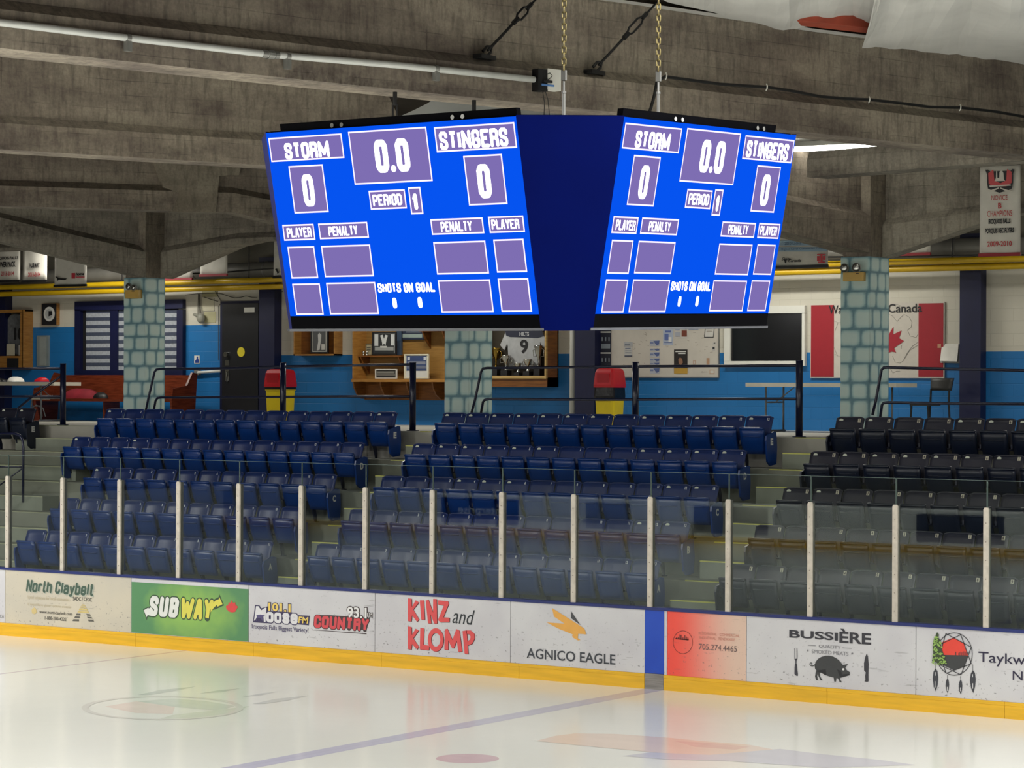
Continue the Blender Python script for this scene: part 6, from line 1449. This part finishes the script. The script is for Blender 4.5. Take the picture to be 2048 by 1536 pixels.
# ================================================================== PIPES, DUCT, BANNERS, EMERGENCY LIGHTS
def wall_pipe(pa, pb_, r, Y, label, hang):
    a, c = onY(*pa, Y), onY(*pb_, Y); d = (c - a) / np.linalg.norm(c - a); t = thing('yellow_pipe', tuple(a), label, 'pipe', 'yellow pipes along the concourse wall')
    mb = MB(); mb.tube([tuple(a - d * 3), tuple(a), tuple((a + c) / 2), tuple(c), tuple(c + d * 3)], r, 12); mb.build('pipe_run', M_YELP, t, True)
    if hang:
        for px in hang:
            f = (px - pa[0]) / (pb_[0] - pa[0]); p = onY(px, pa[1] + (pb_[1] - pa[1]) * f, Y)
            mb = MB(); mb.tube([(p[0], Y, p[2] - r), (p[0] - r * 1.2, Y, p[2]), (p[0], Y, p[2] + r * 1.3), (p[0] + r * 1.2, Y, p[2])], .012, 6, closed=True); mb.tube([(p[0], Y, p[2] + r * 1.2), (p[0], Y, p[2] + .9)], .010, 6); mb.build('hanger', M_BLACK, t)
    return t
wall_pipe((0, 575), (2048, 517), .052, 36.75, 'upper yellow pipe with black hangers along the concourse wall', (244, 498, 1270, 1905))
wall_pipe((0, 588.5), (2048, 531), .055, 36.85, 'lower yellow pipe along the concourse wall', ())
a, c = onY(100, 553, 36.95), onY(1960, 494, 36.95)
t = thing('air_duct', tuple(a), 'grey round air duct running above the yellow pipes', 'duct'); d = (c - a) / np.linalg.norm(c - a)
mb = MB(); mb.tube([tuple(a - d * 3), tuple(a), tuple(c), tuple(c + d * 3)], .15, 16); mb.build('duct_run', M_DUCT, t, True)
for f in np.linspace(.02, .98, 12):
    p = a + (c - a) * f; mb = MB(); mb.tube([tuple(p - d * .02), tuple(p + d * .02)], .158, 16); mb.build('duct_seam', M_GALV, t)
t = wthing('black_conduit', 700, 560, 'thin black conduit above the upper yellow pipe', 'pipe', Y=36.55)
mb = MB(); mb.tube([tuple(onY(x, y, 36.55)) for x, y in ((300, 549), (430, 546), (560, 536), (900, 528), (1500, 517), (1800, 512), (2060, 510))], .014, 6); mb.build('conduit_run', M_BLACK, t)
def banner(x0, y0, x1, y1, Y, label, red=False, top=None):
    a, c = onY(x0, y1, Y), onY(x1, y1, Y); zt = onY((x0 + x1) / 2, y0, Y)[2] if top is None else top
    t = thing('championship_banner', ((a[0] + c[0]) / 2, Y, zt), label, 'banner', 'banners hanging below the beams')
    zb_ = (a[2] + c[2]) / 2
    mb = MB(); mb.grid(lambda u, v: (a[0] + (c[0] - a[0]) * u, Y + .015 * math.sin(u * 7 + 1.5 * v) * (1 - v * .5), zb_ + (zt - zb_) * v), 10, 6, thick=(0, .004, 0)); cl = mb.build('cloth', M_BANNER, t, True)
    mb = MB(); mb.box(a[0] - .01, c[0] + .01, Y - .02, Y + .02, zb_ - .045, zb_); mb.build('bottom_bar', flat('banner_red', (142, 22, 36)) if red else M_BLACK, t)
    mb = MB(); mb.tube([(a[0], Y, zt), (c[0], Y, zt)], .015, 7); mb.build('top_bar', M_BLACK, t)
    for x in (a[0] + .08, c[0] - .08):
        mb = MB(); mb.tube([(x, Y, zt), (x, Y, 8.0)], .004, 5); mb.build('cord', M_BLACK, t)
    return t, cl
t, cl = banner(-14, 470, 39, 560, 35.6, 'white banner with dark lettering and red year at the far left edge'); RD = ink(168, 40, 52)
mb = MB(); wtext(mb, 'IROQUOIS FALLS', -12, 514, 36, 521, 35.57, .03); wtext(mb, 'POWER PACK', -8, 524, 31, 535, 35.57, .04); mb.build('lettering', M_INKK, cl); mb = MB(); wtext(mb, '2013-2014', 2, 543, 27.5, 551.5, 35.57, .02); mb.build('year', RD, cl)
t, cl = banner(45, 470, 93, 560, 35.6, 'white banner with two short dark words and red year, second from the left')
mb = MB(); wtext(mb, 'VALUE MART', 57.5, 526, 79, 535.5, 35.57, .04); mb.build('lettering', M_INKK, cl); mb = MB(); wtext(mb, '2013-2014', 56, 545, 81, 553.5, 35.57, .02); mb.build('year', RD, cl)
t, cl = banner(109, 490, 172, 569, 35.0, 'white banner with a red square logo, left of the left column')
mb = MB(); wtext(mb, 'home', 152, 545, 168, 551, 34.97, .04); wpoly(mb, [(110, 553), (114, 553), (118, 556), (134, 557), (130, 560), (118, 559), (115, 562), (114, 557)], 34.97); mb.build('lettering', M_INKK, cl)
mb = MB(); wpoly(mb, [(143, 546), (150, 546), (150, 557), (143, 557)], 34.97); wpoly(mb, [(152, 553), (169, 553), (169, 555), (152, 555)], 34.97); mb.build('red_logo', ink(206, 60, 76), cl)
banner(332, 470, 384, 556, 36.3, 'white red-edged banner half hidden above the pipes, right of the left column', True)
banner(400, 470, 453.5, 548, 36.3, 'white red-edged banner above the upper pipe, left of the scoreboard', True)
t, cl = banner(547, 470, 600, 551, 35.3, 'white banner with a black mark, mostly hidden behind the left edge of the scoreboard')
mb = MB(); wpoly(mb, [(550, 538), (554, 537), (556, 541), (558, 545), (555, 548), (553, 543)], 35.27); mb.build('mark', M_INKK, cl)
t, cl = banner(1520, 440, 1655, 531, 34.6, 'wide white banner with pale blue bands, left of the right column')
mb = MB(); wpoly(mb, [(1521, 481), (1654, 481), (1654, 491), (1521, 491)], 34.57); wpoly(mb, [(1521, 494), (1654, 494), (1654, 503), (1521, 503)], 34.57); mb.build('blue_bands', ink(150, 176, 196), cl)
mb = MB(); wtext(mb, 'Higher Level Cumulative Power', 1562, 496, 1650, 502, 34.55, .0); wtext(mb, '2010 Ladies', 1569, 484, 1602, 490, 34.55, 0); mb.build('band_lettering', ink(70, 96, 130), cl)
mb = MB(); wtext(mb, 'Skate', 1563, 515, 1581, 521, 34.55, .03, .3); wtext(mb, 'Canada', 1576, 519, 1602, 524.5, 34.55, .03, .3); wpoly(mb, [(1568, 520), (1572, 518), (1573, 524), (1570, 527)], 34.55); mb.build('lettering', M_INKK, cl)
mb = MB(); c = onY(1643, 516, 34.55)
for i, (x0, y0, x1, y1) in enumerate(((1634, 512, 1640, 522), (1641, 510, 1645, 523), (1646, 512, 1651, 520), (1636, 523, 1650, 526), (1634, 508, 1651, 510))): wpoly(mb, [(x0, y0), (x1, y0), (x1, y1), (x0, y1)], 34.55)
mb.build('red_logo', ink(206, 60, 70), cl)
banner(1770, 430, 1860, 506, 36.3, 'white red-edged banner half hidden above the right column', True)
t, cl = banner(1959, 330, 2040, 506, 32.25, 'tall white banner with a crest, red and black lettering and red hem, at the right', True)
YB_ = 32.22
mb = MB(); wtext(mb, 'NOVICE', 1983, 391, 2015, 401, YB_, .0); wtext(mb, 'B', 1996, 406, 2003, 417, YB_, .02); wtext(mb, 'CHAMPIONS', 1974.5, 422, 2024, 433.5, YB_, .0); wtext(mb, '2009-2010', 1974.5, 483, 2023.5, 493.5, YB_, .02); mb.build('red_lettering', ink(184, 36, 44), cl)
mb = MB(); wtext(mb, 'IROQUOIS FALLS', 1977, 438, 2021, 450, YB_, .05); wtext(mb, 'PORQUIS REC FLYERS', 1970, 457, 2028, 469, YB_, .05); mb.build('black_lettering', M_INKK, cl)
def bp(mb, pts, mi=0, dy=0.0): wpoly(mb, [(1560 + x / 4.197, 270 + y / 4.197) for x, y in pts], YB_ - dy, mi)
mb = MB(); bp(mb, [(1722, 292), (1745, 290), (1765, 305), (1935, 300), (1950, 285), (1968, 290), (1955, 330), (1955, 400), (1945, 450), (1900, 470), (1842, 485), (1790, 470), (1745, 450), (1738, 400), (1738, 330)]); mb.build('crest_back', ink(36, 36, 40), cl)
mb = MB(); bp(mb, [(1748, 320), (1790, 290), (1800, 380), (1850, 405), (1900, 380), (1905, 285), (1945, 310), (1945, 400), (1900, 430), (1795, 435), (1752, 410)], 0, .004); mb.build('crest_red', ink(200, 80, 84), cl)
mb = MB(); bp(mb, [(1815, 300), (1822, 300), (1824, 360), (1840, 360), (1842, 310), (1862, 295), (1876, 320), (1880, 370), (1890, 385), (1800, 388), (1812, 360)], 0, .006); bp(mb, [(1748, 470), (1790, 455), (1835, 440), (1840, 447), (1795, 470), (1750, 478)], 0, .006); bp(mb, [(1846, 447), (1850, 440), (1890, 455), (1944, 470), (1942, 478), (1892, 470)], 0, .006); bp(mb, [(1757, 425), (1935, 415), (1940, 425), (1760, 437)], 0, .007); mb.build('crest_pale', ink(214, 208, 198), cl)
# emergency lights on the columns
def emlight(x0, y0, x1, y1, lamps, label):
    Yf = 32.6 - .10; t = thing('emergency_light', tuple(onY((x0 + x1) / 2, y1, Yf)), label, 'emergency light', 'emergency lights on the painted columns')
    mb = MB(); wbox(mb, x0, y0, x1, y1, Yf, 32.595); mb.build('battery_box', paint('box_beige', (196, 160, 82), .5, .06, 5), t)
    mb = MB(); wbox(mb, x1 - 14, y0 + 1.5, x1 - 8, y0 + 2.8, Yf - .003, Yf + .01); mb.build('slot', M_INKK, t)
    for (cx, cy, r) in lamps:
        c = onY(cx, cy, Yf - .06); mb = MB(); mb.tube([(c[0], Yf + .02, c[2]), (c[0], Yf - .01, c[2]), (c[0], Yf - .05, c[2]), (c[0], Yf - .07, c[2])], [r * .35, r * .8, r, r], 14); lp = mb.build('lamp_head', M_GALV, t, True)
        mb = MB(); mb.tube([(c[0], Yf - .068, c[2]), (c[0], Yf - .085, c[2])], [r * .9, r * .55], 14); mb.build('lens', M_CHROME, lp, True)
        mb = MB(); mb.tube([(c[0], Yf + .01, c[2]), (c[0], Yf + .03, onY(cx, y0 + 1, Yf)[2])], .018, 7); mb.build('arm', M_GALV, lp)
emlight(250, 580, 277, 597, ((257, 573, .062), (267, 575, .052)), 'beige emergency light with two lamp heads on the left column')
emlight(1686, 544.5, 1725.5, 562, ((1689, 536, .065), (1713, 535, .07)), 'beige emergency light with two lamp heads on the right column')
# hangers dropping from the soffit behind the scoreboard
def drop(px, py, label):
    p = onB(px, py, -.16); t = thing('drop_hanger', (p[0], p[1], 6.2), label, 'hanger', 'dark hangers under the long beam')
    mb = MB(); mb.tube([(p[0], p[1], 6.2), (p[0], p[1], 6.08)], .02, 8); mb.build('hook', M_BLACK, t)
    mb = MB()
    for s_ in (-.022, .022): mb.tube([(p[0] + s_, p[1], 6.09), (p[0] + s_, p[1], 5.75)], .008, 6)
    mb.build('side_bars', M_BLACK, t)
drop(790, 200, 'dark double-bar hanger under the long beam above the left screen'); drop(948, 212, 'dark double-bar hanger under the long beam near the navy corner panel')
